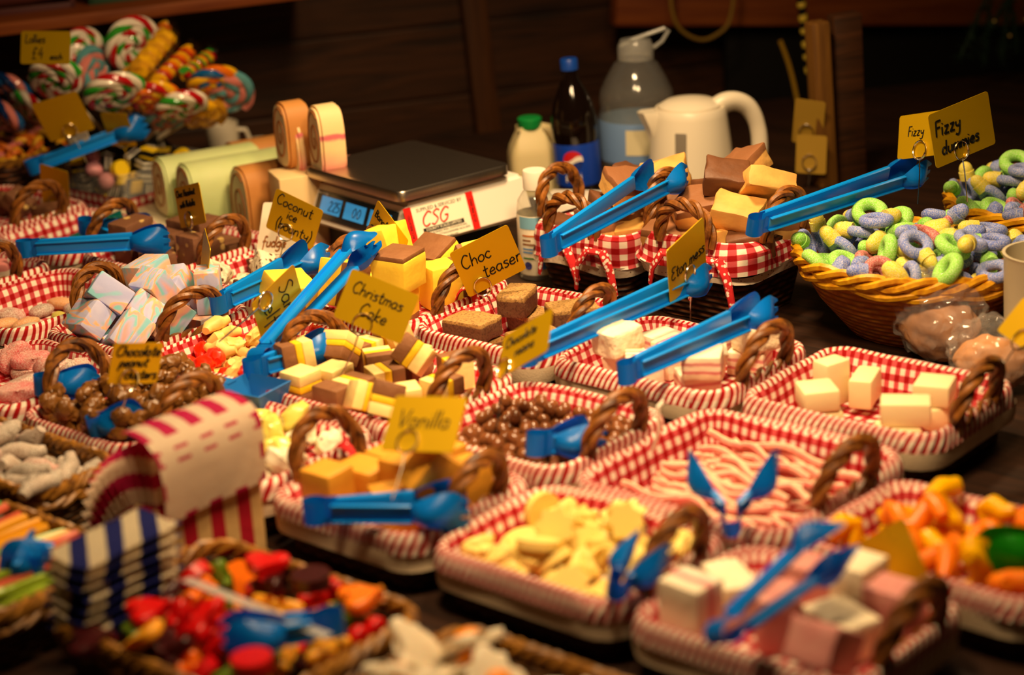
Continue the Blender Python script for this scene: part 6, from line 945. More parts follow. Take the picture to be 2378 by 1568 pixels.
bm = bmesh.new(); lathe(bm, [(0, 0), (.052, 0), (.060, .008), (.060, .03), (.057, .04), (.060, .05), (.060, .12), (.057, .13), (.060, .14), (.057, .158), (.046, .18), (.034, .200), (.026, .206), (.026, .212)], 40); link('body', new_mesh('body', bm, [CLR]), wt)
bm = bmesh.new(); lathe(bm, [(.0262, .206), (.0285, .206), (.0285, .226), (.024, .236), (.0, .238)], 28); link('cap', new_mesh('cap', bm, [CLRG]), wt)
bm = bmesh.new(); tube(bm, [(-.024, 0, .226), (-.006, 0, .236), (.02, 0, .244), (.046, 0, .252), (.052, 0, .248), (.042, 0, .232), (.028, 0, .222)], .0035, 10); link('carry_ring', new_mesh('carry_ring', bm, [CLRG]), wt)
bm = bmesh.new(); lathe(bm, [(.0603, .05), (.0606, .052), (.0606, .112), (.0603, .114)], 40); wl = link('label_wrap', new_mesh('label_wrap', bm, [mat('label_paleblue', '#6f8fc0', .5)]), wt)
bm = bmesh.new(); bmesh.ops.create_grid(bm, x_segments=10, y_segments=2, size=.5); bmesh.ops.scale(bm, vec=(.045, .04, 1), verts=bm.verts)
for v in bm.verts: v.co.z = .0006
me = new_mesh('label_panel', bm, [mat('label_cream', '#d8cda8', .5)]); wrap(me, .0606, .085); link('label_panel', me, wl)
sp_ = gp(1254, 642, 0); sa = thing('sanitiser_bottle', 'clear sanitiser bottle with white cap right of the scale', 'bottle', Matrix.Translation(sp_) @ rot('Z', -10))
SH = .168
bm = bmesh.new(); lathe(bm, [(0, 0), (.026, 0), (.029, .003), (.029, .105), (.027, .118), (.019, .130), (.0155, .134), (.0155, .140)], 32); link('body', new_mesh('body', bm, [CLR]), sa)
bm = bmesh.new(); lathe(bm, [(.0165, .134), (.0175, .135), (.0175, .160), (.0165, .162), (0, .162)], 28); link('cap', new_mesh('cap', bm, [mat('cap_white', '#e9e2d2', .35)]), sa)
bm = bmesh.new(); lathe(bm, [(.0292, .010), (.0294, .011), (.0294, .098), (.0292, .099)], 40); sl2 = link('label_wrap', new_mesh('label_wrap', bm, [mat('label_white', '#efe4cc', .5)]), sa)
bm = bmesh.new(); bmesh.ops.create_grid(bm, x_segments=8, y_segments=2, size=.5); bmesh.ops.scale(bm, vec=(.05, .018, 1), verts=bm.verts)
for v in bm.verts: v.co.z = .0004
me = new_mesh('blue_band', bm, [mat('band_skyblue', '#7fb8d8', .5)]); wrap(me, .0294, .089); link('blue_band', me, sl2)
for k, (c, w_, y) in enumerate((('#c8702a', .02, .070), ('#8a5a30', .014, .063), ('#8a5a30', .024, .057), ('#5a8ac0', .024, .050), ('#5a8ac0', .02, .045), ('#3a7a3a', .022, .036))):
    bm = bmesh.new(); bmesh.ops.create_grid(bm, x_segments=6, y_segments=1, size=.5); bmesh.ops.scale(bm, vec=(w_, .0026, 1), verts=bm.verts)
    for v in bm.verts: v.co.z = .0005; v.co.x += w_ / 2 - .02
    me = new_mesh('print_line', bm, [mat('pl' + c, c, .5)], False); wrap(me, .0294, y); link('print_line', me, sl2)
for x, c in ((-.012, '#3a3a80'), (.012, '#3a6ab0')):
    bm = bmesh.new(); bmesh.ops.create_circle(bm, cap_ends=True, radius=.006, segments=20)
    for v in bm.verts: v.co.z = .0006; v.co.x += x
    me = new_mesh('round_mark', bm, [mat('rm' + c, c, .5)], False); wrap(me, .0294, .025); link('round_mark', me, sl2)
# white box right of the scale, mug and bowl left
bp = gp(1330, 476, .055); wb = thing('white_carton', 'low white carton between scale and dark fudge basket', 'box', Matrix.Translation(Vector((bp.x, bp.y + .05, TZ))) @ rot('Z', -18)); bm = bmesh.new(); box(bm, .085, .085, .055, (0, 0, .0275), bev=.003); link('carton', new_mesh('carton', bm, [SCW]), wb)
for lab, px, py, R, H, nm in (('white mug in the shade behind the green logs', 520, 345, .030, .07, 'mug'), ('white upturned bowl in the shade behind the toffee log', 605, 345, .046, .035, 'bowl')):
    p = gp(px, py + 55, 0); p = gp(px, py, .02); o = thing(nm, lab, nm, Matrix.Translation(Vector((p.x, p.y, TZ))))
    bm = bmesh.new()
    if nm == 'mug': lathe(bm, [(0, .0), (R * .9, 0), (R, .006), (R, H), (R - .003, H + .001), (R - .004, H - .002), (R - .004, .006), (0, .006)], 28)
    else: lathe(bm, [(R, 0), (R, .003), (R * .92, H * .5), (R * .6, H * .9), (R * .4, H), (R * .4, H + .004), (0, H + .004)], 28)
    link('body', new_mesh('body', bm, [PLW]), o)
    if nm == 'mug':
        bm = bmesh.new(); tube(bm, [(R - .002, 0, .055), (R + .014, 0, .054), (R + .02, 0, .036), (R + .012, 0, .02), (R - .002, 0, .018)], .004, 8); link('handle', new_mesh('handle', bm, [PLW]), o)

# ---------------------------------------------------------------- tall baskets
def dark_basket(key, label):
    sh, u, v, hx_, hy_, h = OTHER[key]; t = thing('wicker_basket', label, 'basket', place(W(u, v)), 'dark wicker baskets of fudge chunks'); path, tot = rrect(hx_ - .006, hy_ - .006, .03)
    bm = bmesh.new(); loft(bm, path, tot, [(-.02, .04), (-.004, h - .01), (0, h), (.005, h - .004), (.003, h * .6), (-.014, .002)], [0] * 5, 7, .004, 0); link('body', new_mesh('body', bm, [wicker('wicker_dark', '#7a4420', '#1c0e06', 1.5)]), t)
    bm = bmesh.new(); loft(bm, path, tot, [(-.012, h - .012), (-.004, h + .004), (.004, h + .007), (.011, h + .001), (.014, h - .012), (.013, h - .030), (.015, h - .038)], [0] * 6, ord(key[2]), .017, None); link('gingham_cloth', new_mesh('gingham_cloth', bm, [gingham()]), t)
    bm = bmesh.new(); loft(bm, path, tot, [(.0165, h - .034), (.013, h - .048)], [0], ord(key[2]) + 3, .02, None); link('lace_hem', new_mesh('lace_hem', bm, [speck('lace', '#e6d3bc', '#7a5a44', 160, .12, .2, .9)]), t)
    for k, x in enumerate((-.03, .035)):
        o = Vector((x + .02, -hy_ - .012, h - .014))
        for s in (-1, 1):
            bm = bmesh.new(); tube(bm, [o, o + Vector((s * .014, -.012, .004)), o + Vector((s * .028, -.016, -.018)), o + Vector((s * .034, -.014, -.042 - .012 * k))], [.005, .007, .006, .0045], 8, flat=.6); link('gingham_tie', new_mesh('gingham_tie', bm, [speck('tie_gingham', '#c81e22', '#f2ddcf', 150, .3, .42, .8, .3)]), t)
    for s in (-1, 1): link('cane_handle', handle_mesh(.042, .058), t, tr(s * (hx_ + .002), 0, h - .052) @ rot('Y', s * 6))
    link('cane_handle', handle_mesh(.040, .055), t, tr(.0, -hy_ - .004, h - .056) @ rot('Z', 90))
dark_basket('DB1', 'dark wicker basket with gingham cloth, just right of the scale'); dark_basket('DB2', 'dark wicker basket with gingham ties, left of the yellow basket')
def oval(a, b, n=80):
    P = [(a * math.cos(t), b * math.sin(t), math.cos(t), math.sin(t)) for t in [2 * math.pi * k / n for k in range(n)]]; s = 0; out = []
    for i, p in enumerate(P): out.append((*p, s)); q = P[(i + 1) % n]; s += math.hypot(q[0] - p[0], q[1] - p[1])
    return out, s
for key, lab in (('YB', 'oval yellow wicker basket full of sugared dummy sweets'), ('YB2', 'yellow wicker basket behind the Fizzy dummies card at far right')):
    sh, u, v, ra, rb, h = OTHER[key]; yb = thing('yellow_basket', lab, 'basket', place(W(u, v)), 'yellow baskets of dummy sweets'); path, tot = oval(ra, rb)
    bm = bmesh.new(); loft(bm, path, tot, [(-.075, .010), (-.035, .05), (-.008, h), (.002, h), (-.028, .05), (-.070, .0)], [0] * 5, 3, .001, 0); link('body', new_mesh('body', bm, [wicker('wicker_orange', '#f2a230', '#b45a10', 1.6)]), yb)
    bm = bmesh.new(); cane_rim(bm, path, h + .002, .0, 3, .007, .0052, 9); cane_rim(bm, path, h - .012, -.002, 2, .005, .0048, 7); link('braided_rim', new_mesh('braided_rim', bm, [CANE_Y]), yb)
# laces basket at far left
lu, lv = -2.90, 1.98
lz = thing('wicker_basket', 'brown wicker basket of striped lace rings at the far left', 'basket', place(W(lu, lv))); path, tot = rrect(.10, .085, .03)
bm = bmesh.new(); loft(bm, path, tot, [(-.012, .05), (-.003, .09), (0, .098), (.004, .094), (0, .06), (-.006, .002)], [0] * 5, 5, .002, 0); link('body', new_mesh('body', bm, [wicker('wicker_dark')]), lz)
bm = bmesh.new(); cane_rim(bm, path, .098, .0, 3, .005, .004, 14); link('braided_rim', new_mesh('braided_rim', bm, [CANE_D]), lz)
rnd = random.Random(3); LCOL = [mat('lace_yellow', '#e0a820', .5), mat('lace_pink', '#d87a78', .5), mat('lace_orange', '#d8701c', .5)]; LNM = ['yellow', 'pink', 'orange']
def helix(bm, pts, r, cols, hr, turns, nn=6):
    n = len(pts); pts = [Vector(p) for p in pts]
    for c in range(len(cols)):
        P = []; up = None
        for i, p in enumerate(pts):
            t = (pts[min(i + 1, n - 1)] - pts[max(i - 1, 0)]).normalized(); up = up or t.orthogonal(); up = (up - t * up.dot(t)).normalized(); s = t.cross(up)
            a = turns * 2 * math.pi * i / n + 2 * math.pi * c / len(cols); P.append(p + (up * math.cos(a) + s * math.sin(a)) * hr)
        tube(bm, P, r, nn, mi=c)
for k in range(9):
    x, y = ((k % 3) - 1) * .055, ((k // 3) - 1) * .045; R = .03; bm = bmesh.new()
    helix(bm, [(R * math.cos(a), R * math.sin(a) * .9, .004 * math.sin(3 * a)) for a in [2 * math.pi * i / 40 for i in range(41)]], .0052, [0, 1], .004, 3)
    o = tag(link('lace_ring', new_mesh('lace_ring', bm, [LCOL[k % 3], LCOL[(k + 1) % 3]]), None, place(W(lu, lv, .096 + .005 * (k % 2) + .006 * (k // 3))) @ tr(x, y, 0) @ rot('X', rnd.uniform(-25, 25)) @ rot('Y', rnd.uniform(-25, 25))),
        '%s and %s striped lace ring, %s row, %s, at far left' % (LNM[k % 3], LNM[(k + 1) % 3], ('nearest', 'middle', 'back')[k // 3], ('left', 'centre', 'right')[k % 3]), 'sweet', 'lace rings in the far left basket')
# clear tub of liquorice sweets
sh, u, v, hx_, hy_, h = OTHER['TUB']; tb = thing('clear_tub', 'clear plastic tub of liquorice sweets with gingham strip', 'tub', place(W(u, v))); path, tot = rrect(hx_, hy_, .012)
bm = bmesh.new(); loft(bm, path, tot, [(.003, h + .014), (.003, h + .010), (0, h + .008), (-.004, .0)], [0] * 3, 1, 0, None); link('body', new_mesh('body', bm, [CLRG]), tb)
bm = bmesh.new(); loft(bm, path, tot, [(.0005, .04), (-.0005, .02), (-.0012, .002)], [0] * 2, 1, 0, None); g_ = link('gingham_strip', new_mesh('gingham_strip', bm, [gingham()]), tb)
bm = bmesh.new(); box(bm, hx_ * 2 - .012, hy_ * 2 - .012, .004, (0, 0, .004)); link('tub_floor', new_mesh('tub_floor', bm, [WHT], False), tb)

# ---------------------------------------------------------------- lollies
LP = {'g': [mat('candy_green', '#2f9a2a', .15, .6), mat('candy_white', '#f0e4d2', .15, .6), mat('candy_red', '#b8141a', .15, .6), mat('candy_white', '#f0e4d2', .15, .6)], 'o': [mat('candy_orange', '#e87010', .15, .6), mat('candy_red', '#b8141a', .15, .6), mat('candy_yellow', '#f0b418', .15, .6)],
 'p': [mat('candy_pink', '#d88078', .15, .6), mat('candy_teal', '#5a98a0', .15, .6)], 'y': [mat('candy_yellow', '#f0b418', .15, .6), mat('candy_gold', '#d89a20', .15, .6)], 'b': [mat('candy_blue', '#0e5a9a', .15, .6), mat('candy_navy', '#0a2a5a', .15, .6), mat('candy_pink', '#d88078', .15, .6)], 'r': [mat('candy_red', '#b8141a', .15, .6), mat('candy_yellow', '#f0b418', .15, .6), mat('candy_green', '#2f9a2a', .15, .6)],
 'm': [mat('candy_blue', '#0e5a9a', .15, .6), mat('candy_orange', '#e87010', .15, .6), mat('candy_yellow', '#f0b418', .15, .6)]}
STK = mat('lolly_stick', '#e6d8bc', .6); FILM = clear('cellophane', (1, 1, 1), .05, .0, 0, .35)
buck = gp(330, 352, .0); bk = thing('lolly_bucket', 'dark bucket holding the spray of lollies', 'bucket', Matrix.Translation(Vector((-.66, 3.44, TZ)))); BUC = bk.matrix_world.translation.copy()
bm = bmesh.new(); lathe(bm, [(0, .004), (.055, .004), (.065, .11), (.068, .11), (.058, 0), (0, 0)], 30); link('body', new_mesh('body', bm, [mat('bucket_dark', '#1a1210', .5)]), bk)
def spiral(R, r, turns=2.6, n=90): return [(R * (1 - .78 * k / n) * math.cos(turns * 2 * math.pi * k / n), R * (1 - .78 * k / n) * math.sin(turns * 2 * math.pi * k / n), .004 * k / n) for k in range(n + 1)]
def lolly(label, px, py, depth, R, cols, yaw=0, tilt=0, root=None, flat=1.0):
    p = atd(px, py, depth); root = root or BUC + Vector((0, 0, .06)); z_ = -FW; up = (p - root).normalized(); zz = (z_ - up * z_.dot(up)).normalized(); xx = up.cross(zz)
    M = basis(p, xx, up, zz) @ rot('Y', yaw) @ rot('X', tilt); o = thing('spiral_lolly', label, 'lolly', M, 'twisted lollies in the bunch')
    n = len(LP[cols]); bm = bmesh.new(); helix(bm, spiral(R, .009), .0074 if n > 2 else .0088, list(range(n)), .0050, 7, 7); link('candy_swirl', new_mesh('candy_swirl', bm, LP[cols]), o)
    bm = bmesh.new(); L = max((p - root).length - R, .03); tube(bm, [(0, -R, 0), (0, -R - L, 0)], .0028, 8); link('stick', new_mesh('stick', bm, [STK]), o)
    bm = bmesh.new(); blob(bm, R * 1.14, R * 1.16, .019, 3, .10, 3, px); link('wrapper', new_mesh('wrapper', bm, [FILM]), o)
def stick_candy(label, a, b, depth, cols, r=.011):
    p, q = atd(*a, depth), atd(*b, depth + .06); o = thing('candy_stick', label, 'candy', None, 'twisted candy sticks in the bunch'); o.location = p; d = q - p; n = len(LP[cols])
    bm = bmesh.new(); helix(bm, [d * (k / 30) for k in range(31)], r * .72, list(range(n)), r * .5, 4.5, 7); link('candy_rod', new_mesh('candy_rod', bm, LP[cols]), o)
    bm = bmesh.new(); tube(bm, [d * -.08, d * .0, d * .5, d * 1.0, d * 1.08, d * 1.16], [.003, r * 1.5, r * 1.6, r * 1.5, .004, .016], 12, cap=False); link('wrapper', new_mesh('wrapper', bm, [FILM]), o)
for a in [('green, white and red spiral lolly highest in the bunch', 305, 105, 3.42, .045, 'g', 40, 0), ('green and white lolly half behind the Lollies card', 132, 185, 3.36, .042, 'g', -30, 0), ('large green, red and white lolly at the centre of the bunch', 262, 215, 3.30, .046, 'g', 28, 0), ('pink and teal rope lolly right of the Lollies card', 215, 165, 3.40, .036, 'p', 60, 0),
  ('orange and red spiral lolly right of the large green one', 352, 225, 3.34, .036, 'o', 48, 0), ('yellow gold lolly turned edge on beside the large green one', 305, 205, 3.38, .044, 'y', 66, 0), ('pink and teal spiral lolly furthest right in the bunch', 520, 215, 3.42, .044, 'p', 50, 0), ('green, white and red lolly low right, seen edge on', 418, 245, 3.36, .038, 'g', 68, 0),
  ('orange, blue and yellow lolly upper right', 492, 195, 3.40, .040, 'm', 62, 0), ('yellow gold lolly low right behind the clear tub', 470, 262, 3.44, .036, 'y', 64, 0), ('pink and teal lolly just above the blue tongs tip', 385, 268, 3.40, .032, 'p', 58, 0), ('green red lolly at the upper left end of the bunch', 195, 120, 3.46, .034, 'g', 40, 0)]: lolly(*a)
for a in [('broad yellow candy stick at the top of the bunch', (318, 168), (388, 82), 3.33, 'y', .016), ('orange red candy stick pointing right of the yellow one', (365, 190), (440, 118), 3.38, 'o', .012), ('red, yellow and green candy stick at upper right', (428, 172), (488, 128), 3.40, 'r', .011), ('dark red and gold candy stick behind the yellow one', (330, 130), (385, 60), 3.46, 'o', .010)]: stick_candy(*a)
L2 = Matrix.Translation(gp(-20, 330, .05))
for a in [('blue and navy lolly at the left edge', 18, 205, 3.5, .036, 'b', 30, 0), ('second blue lolly lower at the left edge', 8, 262, 3.42, .034, 'b', 40, 0), ('red and white lolly left of the dark card', 68, 250, 3.48, .032, 'g', 35, 0)]: lolly(*a, root=L2.translation)

# ---------------------------------------------------------------- strawberry laces
def lacemat():
    t = NT('strawberry_lace'); v = t.shifted(); s = t.node('ShaderNodeSeparateXYZ'); t.link(t.coord('Normal'), s.inputs[0])
    t.base(t.mix(t.step(t.noise(40, 2, v), .45, .55), hx('#e07a70'), hx('#e89a86')), .5, .4, .1); return t.m
LM = [lacemat(), mat('lace_cream', '#f0d3ae', .55, .35)]
_, u0, u1, v0, v1, zf, _h = TR['M5']; rnd = random.Random(11); NL = 62
for k in range(NL):
    lay_ = k // 13; vv = v0 + .03 + (v1 - v0 - .06) * (((k * 5) % 13) + .5) / 13; a0 = rnd.uniform(-.35, .2); Ln = rnd.uniform(.11, .17); uc = (u0 + u1) / 2 + rnd.uniform(-.03, .03); ph = rnd.uniform(0, 6)
    pts = []
    for i in range(15):
        t = i / 14 - .5; x = uc + t * Ln * math.cos(a0); y = vv + t * Ln * math.sin(a0) + .006 * math.sin(t * 9 + ph)
        x = min(max(x, u0 + .028), u1 - .028); y = min(max(y, v0 + .028), v1 - .028)
        pts.append(W(x, y, zf + .006 + lay_ * .0085 + .0025 * math.sin(t * 11 + ph)))
    org = pts[7].copy(); bm = bmesh.new(); tube(bm, [p - org for p in pts], .0044, 7, mi=0); tube(bm, [p - org + Vector((0, 0, .0030)) for p in pts], .0019, 6, mi=1)
    o = link('strawberry_lace', new_mesh('strawberry_lace', bm, LM), None, Matrix.Translation(org))
    tag(o, 'pink and cream strawberry lace %s of the laces tray' % (('topmost layer, %s from the front rim' % ORD[k - 52]) if k >= 52 else 'lying in the tangle'), 'sweet', 'strawberry laces in the tray')
# ---------------------------------------------------------------- liquorice cables, left edge
CC = [('yellow', mat('cable_yellow', '#d8930c', .35)), ('teal', mat('cable_teal', '#0c8a7a', .35)), ('salmon', mat('cable_salmon', '#c8583c', .35)), ('green', mat('cable_green', '#3f8a1c', .35)), ('lime', mat('cable_lime', '#8fa820', .35))]
u0, u1, v0, v1, h, zf = BASK['CAB']; cnt = {}; items = []
for k in range(48):
    lay_ = k // 12; uu = u0 + .025 + (u1 - u0 - .05) * ((k % 12) + .5) / 12; ci = rnd.choice([0, 0, 1, 2, 2, 3, 4]); a0 = rnd.uniform(-.15, .15); ph = rnd.uniform(0, 6)
    pts = [W(min(max(uu + a0 * t * .2 + .004 * math.sin(t * 7 + ph), u0 + .016), u1 - .016), (v0 + v1) / 2 + t * (v1 - v0 - .035), zf + .008 + lay_ * .0128 + .003 * math.sin(t * 6 + ph)) for t in [i / 10 - .5 for i in range(11)]]
    org = pts[5].copy(); bm = bmesh.new(); tube(bm, [p - org for p in pts], .0055, 8)
    o = link('liquorice_cable', new_mesh('liquorice_cable', bm, [CC[ci][1]]), None, Matrix.Translation(org)); items.append((o, ci, org, lay_))
for ci in range(5):
    its = sorted([i for i in items if i[1] == ci and i[3] == 3], key=lambda i: pix(i[2])[0])
    for r, it in enumerate(its): tag(it[0], '%s sugar cable on top of the heap, %s from the left' % (CC[ci][0], ORD[r]), 'sweet', 'coloured sugar cables at the left edge')
    for it in items:
        if it[1] == ci and it[3] < 3: tag(it[0], '%s sugar cable under the top layer of the cables heap' % CC[ci][0], 'sweet', 'coloured sugar cables at the left edge')

# ---------------------------------------------------------------- paper bags
def stripes(name, c1, c2, per, axis=0, diag=0.0, edge=False):
    if name in MATS: return MATS[name]
    t = NT(name); x, y = uvxy(t); a = x if axis == 0 else y; b = y if axis == 0 else x
    v = t.math('ADD', a, t.math('MULTIPLY', b, diag)); f = t.step(t.math('ABSOLUTE', t.math('SUBTRACT', t.math('FRACT', t.math('MULTIPLY', v, 1 / per)), .5)), .235, .265)
    if edge:                                  # plain white panel, dashes only along its borders
        ins = t.math('MULTIPLY', t.math('MULTIPLY', t.step(x, .0025, .003), t.math('SUBTRACT', 1, t.step(x, .132, .1325))), t.math('MULTIPLY', t.step(y, .002, .0025), 1))
        d2 = t.step(t.math('ABSOLUTE', t.math('SUBTRACT', t.math('FRACT', t.math('MULTIPLY', y, 1 / .034)), .5)), .235, .265)
        row = t.math('ADD', t.math('MULTIPLY', t.step(y, .058, .0585), t.math('SUBTRACT', 1, t.step(y, .0615, .062))), t.math('MULTIPLY', t.step(y, .071, .0715), t.math('SUBTRACT', 1, t.step(y, .0745, .075))))
        edgex = t.math('SUBTRACT', 1, t.math('MULTIPLY', t.step(x, .0035, .004), t.math('SUBTRACT', 1, t.step(x, .128, .1285))))
        edgey = t.math('SUBTRACT', 1, t.step(y, .004, .0045)); far = t.step(y, .088, .0885)
        f = t.math('MAXIMUM', t.math('MULTIPLY', edgex, d2), t.math('MULTIPLY', t.math('MAXIMUM', t.math('MAXIMUM', row, edgey), far), f))
    t.base(t.mix(f, hx(c1), hx(c2)), .75, .25); t.bump(t.noise(40, 3, t.coord('UV'), 1.0), .25, .004); MATS[name] = t.m; return t.m
PBAG = stripes('pink_candy_stripe', '#efdcc4', '#cc1c5c', .032, 1); PFACE = stripes('bag_face', '#efdcc4', '#cc1c5c', .033, 0, edge=True); RBAG = stripes('red_candy_stripe', '#d8ae72', '#b0122a', .036); BBAG = stripes('blue_candy_stripe', '#e0d2b4', '#1c2470', .042, 0, .8)
def sheet(bm, rows, wd, mi=0, th=.0012, uoff=0.0):
    """rows: list of (x, z) profile points, extruded wd along y, UV = (across, along)"""
    uvl = bm.loops.layers.uv.verify(); L = [0]
    for a, b in zip(rows, rows[1:]): L.append(L[-1] + math.hypot(b[0] - a[0], b[1] - a[1]))
    ny = 6; g = [[bm.verts.new((x + .0012 * math.sin(j * 1.7 + i), -wd / 2 + wd * j / ny, z)) for j in range(ny + 1)] for i, (x, z) in enumerate(rows)]; fs = []
    for i in range(len(rows) - 1):
        for j in range(ny):
            f = bm.faces.new((g[i][j], g[i][j + 1], g[i + 1][j + 1], g[i + 1][j])); f.material_index = mi; fs.append(f)
            for lp, (q, r) in zip(f.loops, ((i, j), (i, j + 1), (i + 1, j + 1), (i + 1, j))): lp[uvl].uv = (uoff + wd * r / ny, L[q])
    bmesh.ops.solidify(bm, geom=fs, thickness=th)
BGV0, BGV1, BGU = 1.103, 1.238, -1.448; bvc, bw = (BGV0 + BGV1) / 2, BGV1 - BGV0
# the holder bag: red striped block bag standing on the counter
hb = thing('block_bag', 'red and tan striped paper bag standing, holding the fan of pink bags', 'bag', place(W(BGU - .022, bvc)))
bm = bmesh.new(); uvl = bm.loops.layers.uv.verify(); path, tot = rrect(.020, bw / 2 - .001, .002, 1, .03); loft(bm, path, tot, [(0, .0), (.0, .100), (-.001, .101), (-.001, .004)], [0] * 3, 1, 0, 0); link('bag_body', new_mesh('bag_body', bm, [RBAG], False), hb)
# folded bag hanging over the front, white side out
fb = thing('paper_bag', 'front paper bag folded over, plain cream face with pink dashed edges', 'bag', place(W(BGU + .004, bvc)), 'pink striped paper bags')
bm = bmesh.new(); prof = [(.003, .090), (.005, .11), (.005, .135), (.003, .154), (-.002, .164), (-.010, .171), (-.024, .176), (-.040, .178), (-.052, .175)]
sheet(bm, prof, bw, 0, .0025); link('bag_sheet', new_mesh('bag_sheet', bm, [PFACE]), fb)
NB = 13
for k in range(NB):
    f = k / (NB - 1); a = math.radians(-3 - 74 * f ** 1.1); o = thing('paper_bag', 'pink and white striped paper bag, %s behind the folded front bag' % (ORD[k] if k < 12 else 'lowest and last'), 'bag', place(W(BGU - .004 - .0010 * k, bvc, .024)) @ Matrix.Rotation(a, 4, 'Y'), 'pink striped paper bags')
    bm = bmesh.new(); Lh = .136 - .022 * f; sheet(bm, [(-.004 * math.sin(math.pi * i / 8) * 2 * f, .010 + Lh * i / 8) for i in range(9)], bw - .004, 0, .0014); link('bag_sheet', new_mesh('bag_sheet', bm, [PBAG]), o)
# blue striped bags leaning in a stack in front
for k in range(8):
    o = thing('paper_bag', 'blue and white striped paper bag, %s from the top of the stack' % ORD[7 - k], 'bag', place(W(-1.402 - .0014 * k, .990 + .002 * k, .062 + .0094 * k)) @ rot('Z', 3 * math.sin(k * 2.1)) @ rot('Y', 5 - .5 * k), 'blue striped paper bags')
    bm = bmesh.new(); sheet(bm, [(-.012 + .062 * i / 6, .0014 * math.sin(i * 1.3)) for i in range(7)], .116, 0, .0034); link('bag_sheet', new_mesh('bag_sheet', bm, [BBAG]), o)
bs = gp(598, 918, .07); bt = thing('blue_scoop', 'blue plastic scoop corner behind the folded paper bag', 'scoop', Matrix.Translation(bs) @ FRAME @ rot('Z', 8))
bm = bmesh.new(); frust(bm, rect(-.028, .020, -.02, .022), rect(-.04, .028, -.03, .030), -.02, .012); bmesh.ops.delete(bm, geom=[f for f in bm.faces if f.normal.z > .9 or all(v.co.z > .01 for v in f.verts)], context='FACES'); bmesh.ops.solidify(bm, geom=bm.faces[:], thickness=.0015); link('bowl', new_mesh('bowl', bm, [mat('scoop_blue', '#1f6fc0', .3)]), bt)
bm = bmesh.new(); box(bm, .05, .016, .004, (-.062, 0, .010), bev=.001); link('handle', new_mesh('handle', bm, [mat('scoop_blue', '#1f6fc0', .3)]), bt)

# ---------------------------------------------------------------- cellophane bags and pot at the right
BRS = mat('bagged_sweets', '#d89a62', .5, .4, bs=40, bst=.6, var=.8, c2='#b08a76', vs=20)
for k, (lab, px, py, rx, rz) in enumerate((('crinkled cellophane bag of brown sweets in front of the yellow basket', 2180, 838, .062, .055), ('second crinkled cellophane bag at the right edge under the pot', 2300, 908, .052, .042))):
    p = gp(px, py, 0); o = thing('cellophane_bag', lab, 'bag', Matrix.Translation(p) @ FRAME @ rot('Z', 20 * k), 'cellophane bags of sweets')
    bm = bmesh.new(); vs = blob(bm, rx * .85, rx * .6, rz * .8, 4, .12, 3, k + 1); bmesh.ops.translate(bm, vec=(0, 0, rz * .85), verts=vs); link('sweets_inside', new_mesh('sweets_inside', bm, [BRS]), o)
    bm = bmesh.new(); vs = blob(bm, rx, rx * .74, rz * 1.1, 5, .16, 5, k + 4); bmesh.ops.translate(bm, vec=(0, 0, rz * 1.15), verts=vs)
    for v in bm.verts: v.co.z = max(v.co.z, .001) + (.006 * noise.noise(v.co * 60) if v.co.z > .01 else 0)
    link('film', new_mesh('film', bm, [clear('crinkle_film', (1, .97, .94), .07, .10, 45, .55)]), o)
p = gp(2398, 862, 0); o = thing('white_pot', 'pale plastic pot at the right edge beside the yellow basket', 'pot', Matrix.Translation(p + Vector((.012, 0, 0)))); bm = bmesh.new(); lathe(bm, [(0, 0), (.042, 0), (.046, .004), (.050, .148), (.052, .153), (.048, .153), (.044, .01), (0, .008)], 32); link('body', new_mesh('body', bm, [mat('pot_white', '#c9bda0', .5, .4)]), o)

# ---------------------------------------------------------------- cables, tape and greenery at the back
def cable(name, label, pxs, off, r, m):
    P = [on_wall(x, y, off) for x, y in pxs]; Q = []
    for i in range(len(P) - 1):
        a, b, c, d = P[max(i - 1, 0)], P[i], P[i + 1], P[min(i + 2, len(P) - 1)]
        for j in range(8):
            t = j / 8; Q.append(.5 * (2 * b + (c - a) * t + (2 * a - 5 * b + 4 * c - d) * t * t + (3 * b - a - 3 * c + d) * t ** 3))
    Q.append(P[-1]); bm = bmesh.new(); o0 = Q[0].copy(); tube(bm, [q - o0 for q in Q], r, 8); o = link(name, new_mesh(name, bm, [m]), None, Matrix.Translation(o0)); return tag(o, label, 'cable')
CBL = mat('cable_buff', '#8a6a24', .5)
cable('hanging_cable', 'buff cable drooping in a loop from the rail', [(1556, -60), (1560, 20), (1580, 68), (1625, 92), (1665, 80), (1695, 45), (1708, -50)], .24, .0038, CBL)
cable('hanging_cable', 'yellowish cable hanging beside the pale post down to the fudge', [(1812, 95), (1832, 150), (1848, 215), (1860, 290), (1858, 345), (1838, 385), (1800, 402)], .40, .0042, mat('cable_ochre', '#a8801c', .45))
p0, p1 = on_wall(1853, -60, .42), on_wall(1880, 172, .42); o = thing('light_strip', 'dark strip with yellow patches hanging in front of the pale post', 'strip'); o.location = p0; d = p1 - p0
bm = bmesh.new(); tube(bm, [Vector((0, 0, 0)), d * .5, d, d * 1.8], .0075, 8); link('strip', new_mesh('strip', bm, [DARK]), o)
for k in range(6):
    c = d * (.30 + .13 * k); bm = bmesh.new(); vs = blob(bm, .0085, .0085, .010 + .003 * (k % 2), 2); bmesh.ops.translate(bm, vec=c, verts=vs); link('yellow_patch', new_mesh('yellow_patch', bm, [mat('patch_yellow', '#e0c040', .5)]), o)
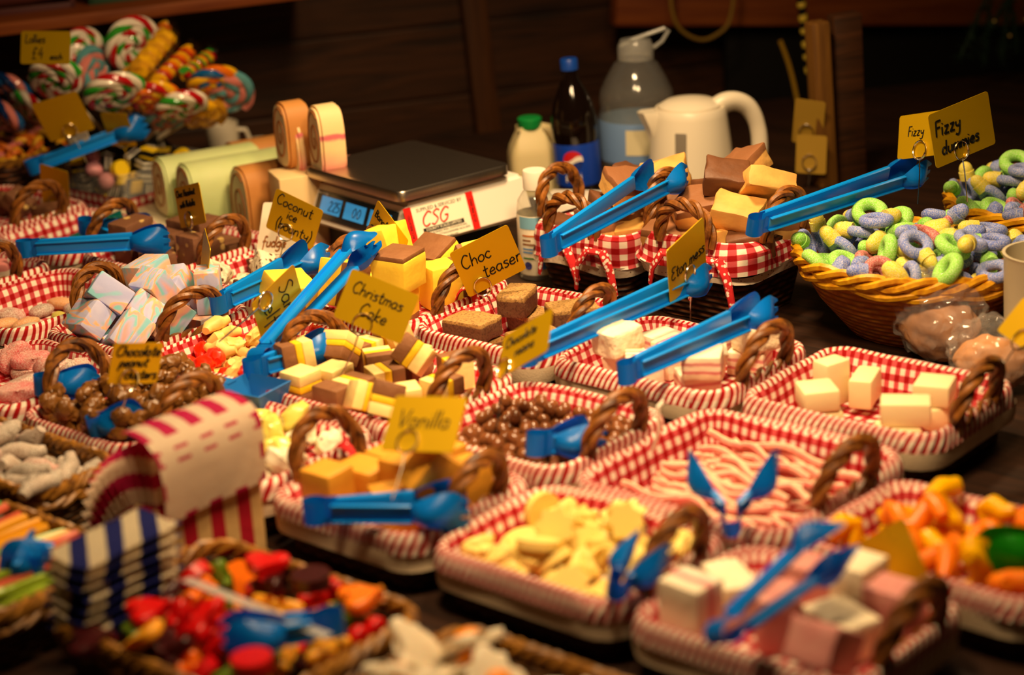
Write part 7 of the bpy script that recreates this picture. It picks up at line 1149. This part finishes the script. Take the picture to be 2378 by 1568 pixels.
tp = on_wall(2330, 60, .45); gr = thing('fir_garland', 'dark green fir garland hanging at the upper right corner', 'garland', Matrix.Translation(tp))
FIR = mat('fir_green', '#0c2412', .6, .3, var=.5, c2='#1c3a1c'); rnd = random.Random(8)
for b in range(7):
    a = Vector((rnd.uniform(-.02, .06), rnd.uniform(-.03, .03), .10)); e = Vector((-.09 + .03 * b, rnd.uniform(-.04, .04), -.075 + .012 * abs(b - 2))); bm = bmesh.new(); tube(bm, [a, (a + e) / 2 + Vector((0, 0, .01)), e], .002, 5)
    for k in range(150):
        t = rnd.random(); c = a.lerp(e, t); dd = Vector((rnd.gauss(0, 1), rnd.gauss(0, 1), rnd.gauss(0, 1))).normalized() + (e - a).normalized() * .6; tube(bm, [c, c + dd.normalized() * rnd.uniform(.014, .024)], [.0011, .0003], 4, cap=False)
    link('fir_branch', new_mesh('fir_branch', bm, [FIR]), gr)
for k in range(4):
    bm = bmesh.new(); vs = blob(bm, .003, .003, .003, 2); link('tiny_light', new_mesh('tiny_light', bm, [mat('dim_bulb', '#c8a85a', .3)]), gr, tr(-.03 + .03 * k, -.05, .02 - .03 * (k % 2)))

# ---------------------------------------------------------------- last small things
a, b = gp(432, 1345, .088), gp(762, 1478, .088); d = (b - a).normalized(); y = Vector((0, 0, 1)).cross(d).normalized()
o = thing('plastic_strip', 'translucent plastic strip lying across the fruit gummies', 'strip', basis((a + b) / 2, d, y, d.cross(y)))
bm = bmesh.new(); box(bm, (b - a).length, .011, .0012, bev=.0003); link('strip', new_mesh('strip', bm, [clear('strip_plastic', (.95, .92, .9), .15, .35)]), o)
c0 = gp(1528, 945, .118); c1 = gp(1516, 1045, .066); m_ = (c0 + c1) / 2 + Vector((.004, -.004, 0))
iv = TRAYM['M4'].matrix_world.inverted()
bm = bmesh.new(); tube(bm, [iv @ (c0 + Vector((.006, .004, .004))), iv @ c0, iv @ m_, iv @ c1], .0022, 8); o = link('tied_cord', new_mesh('tied_cord', bm, [WHT]), TRAYM['M4']); o['label'] = 'white cord tied to the handle'
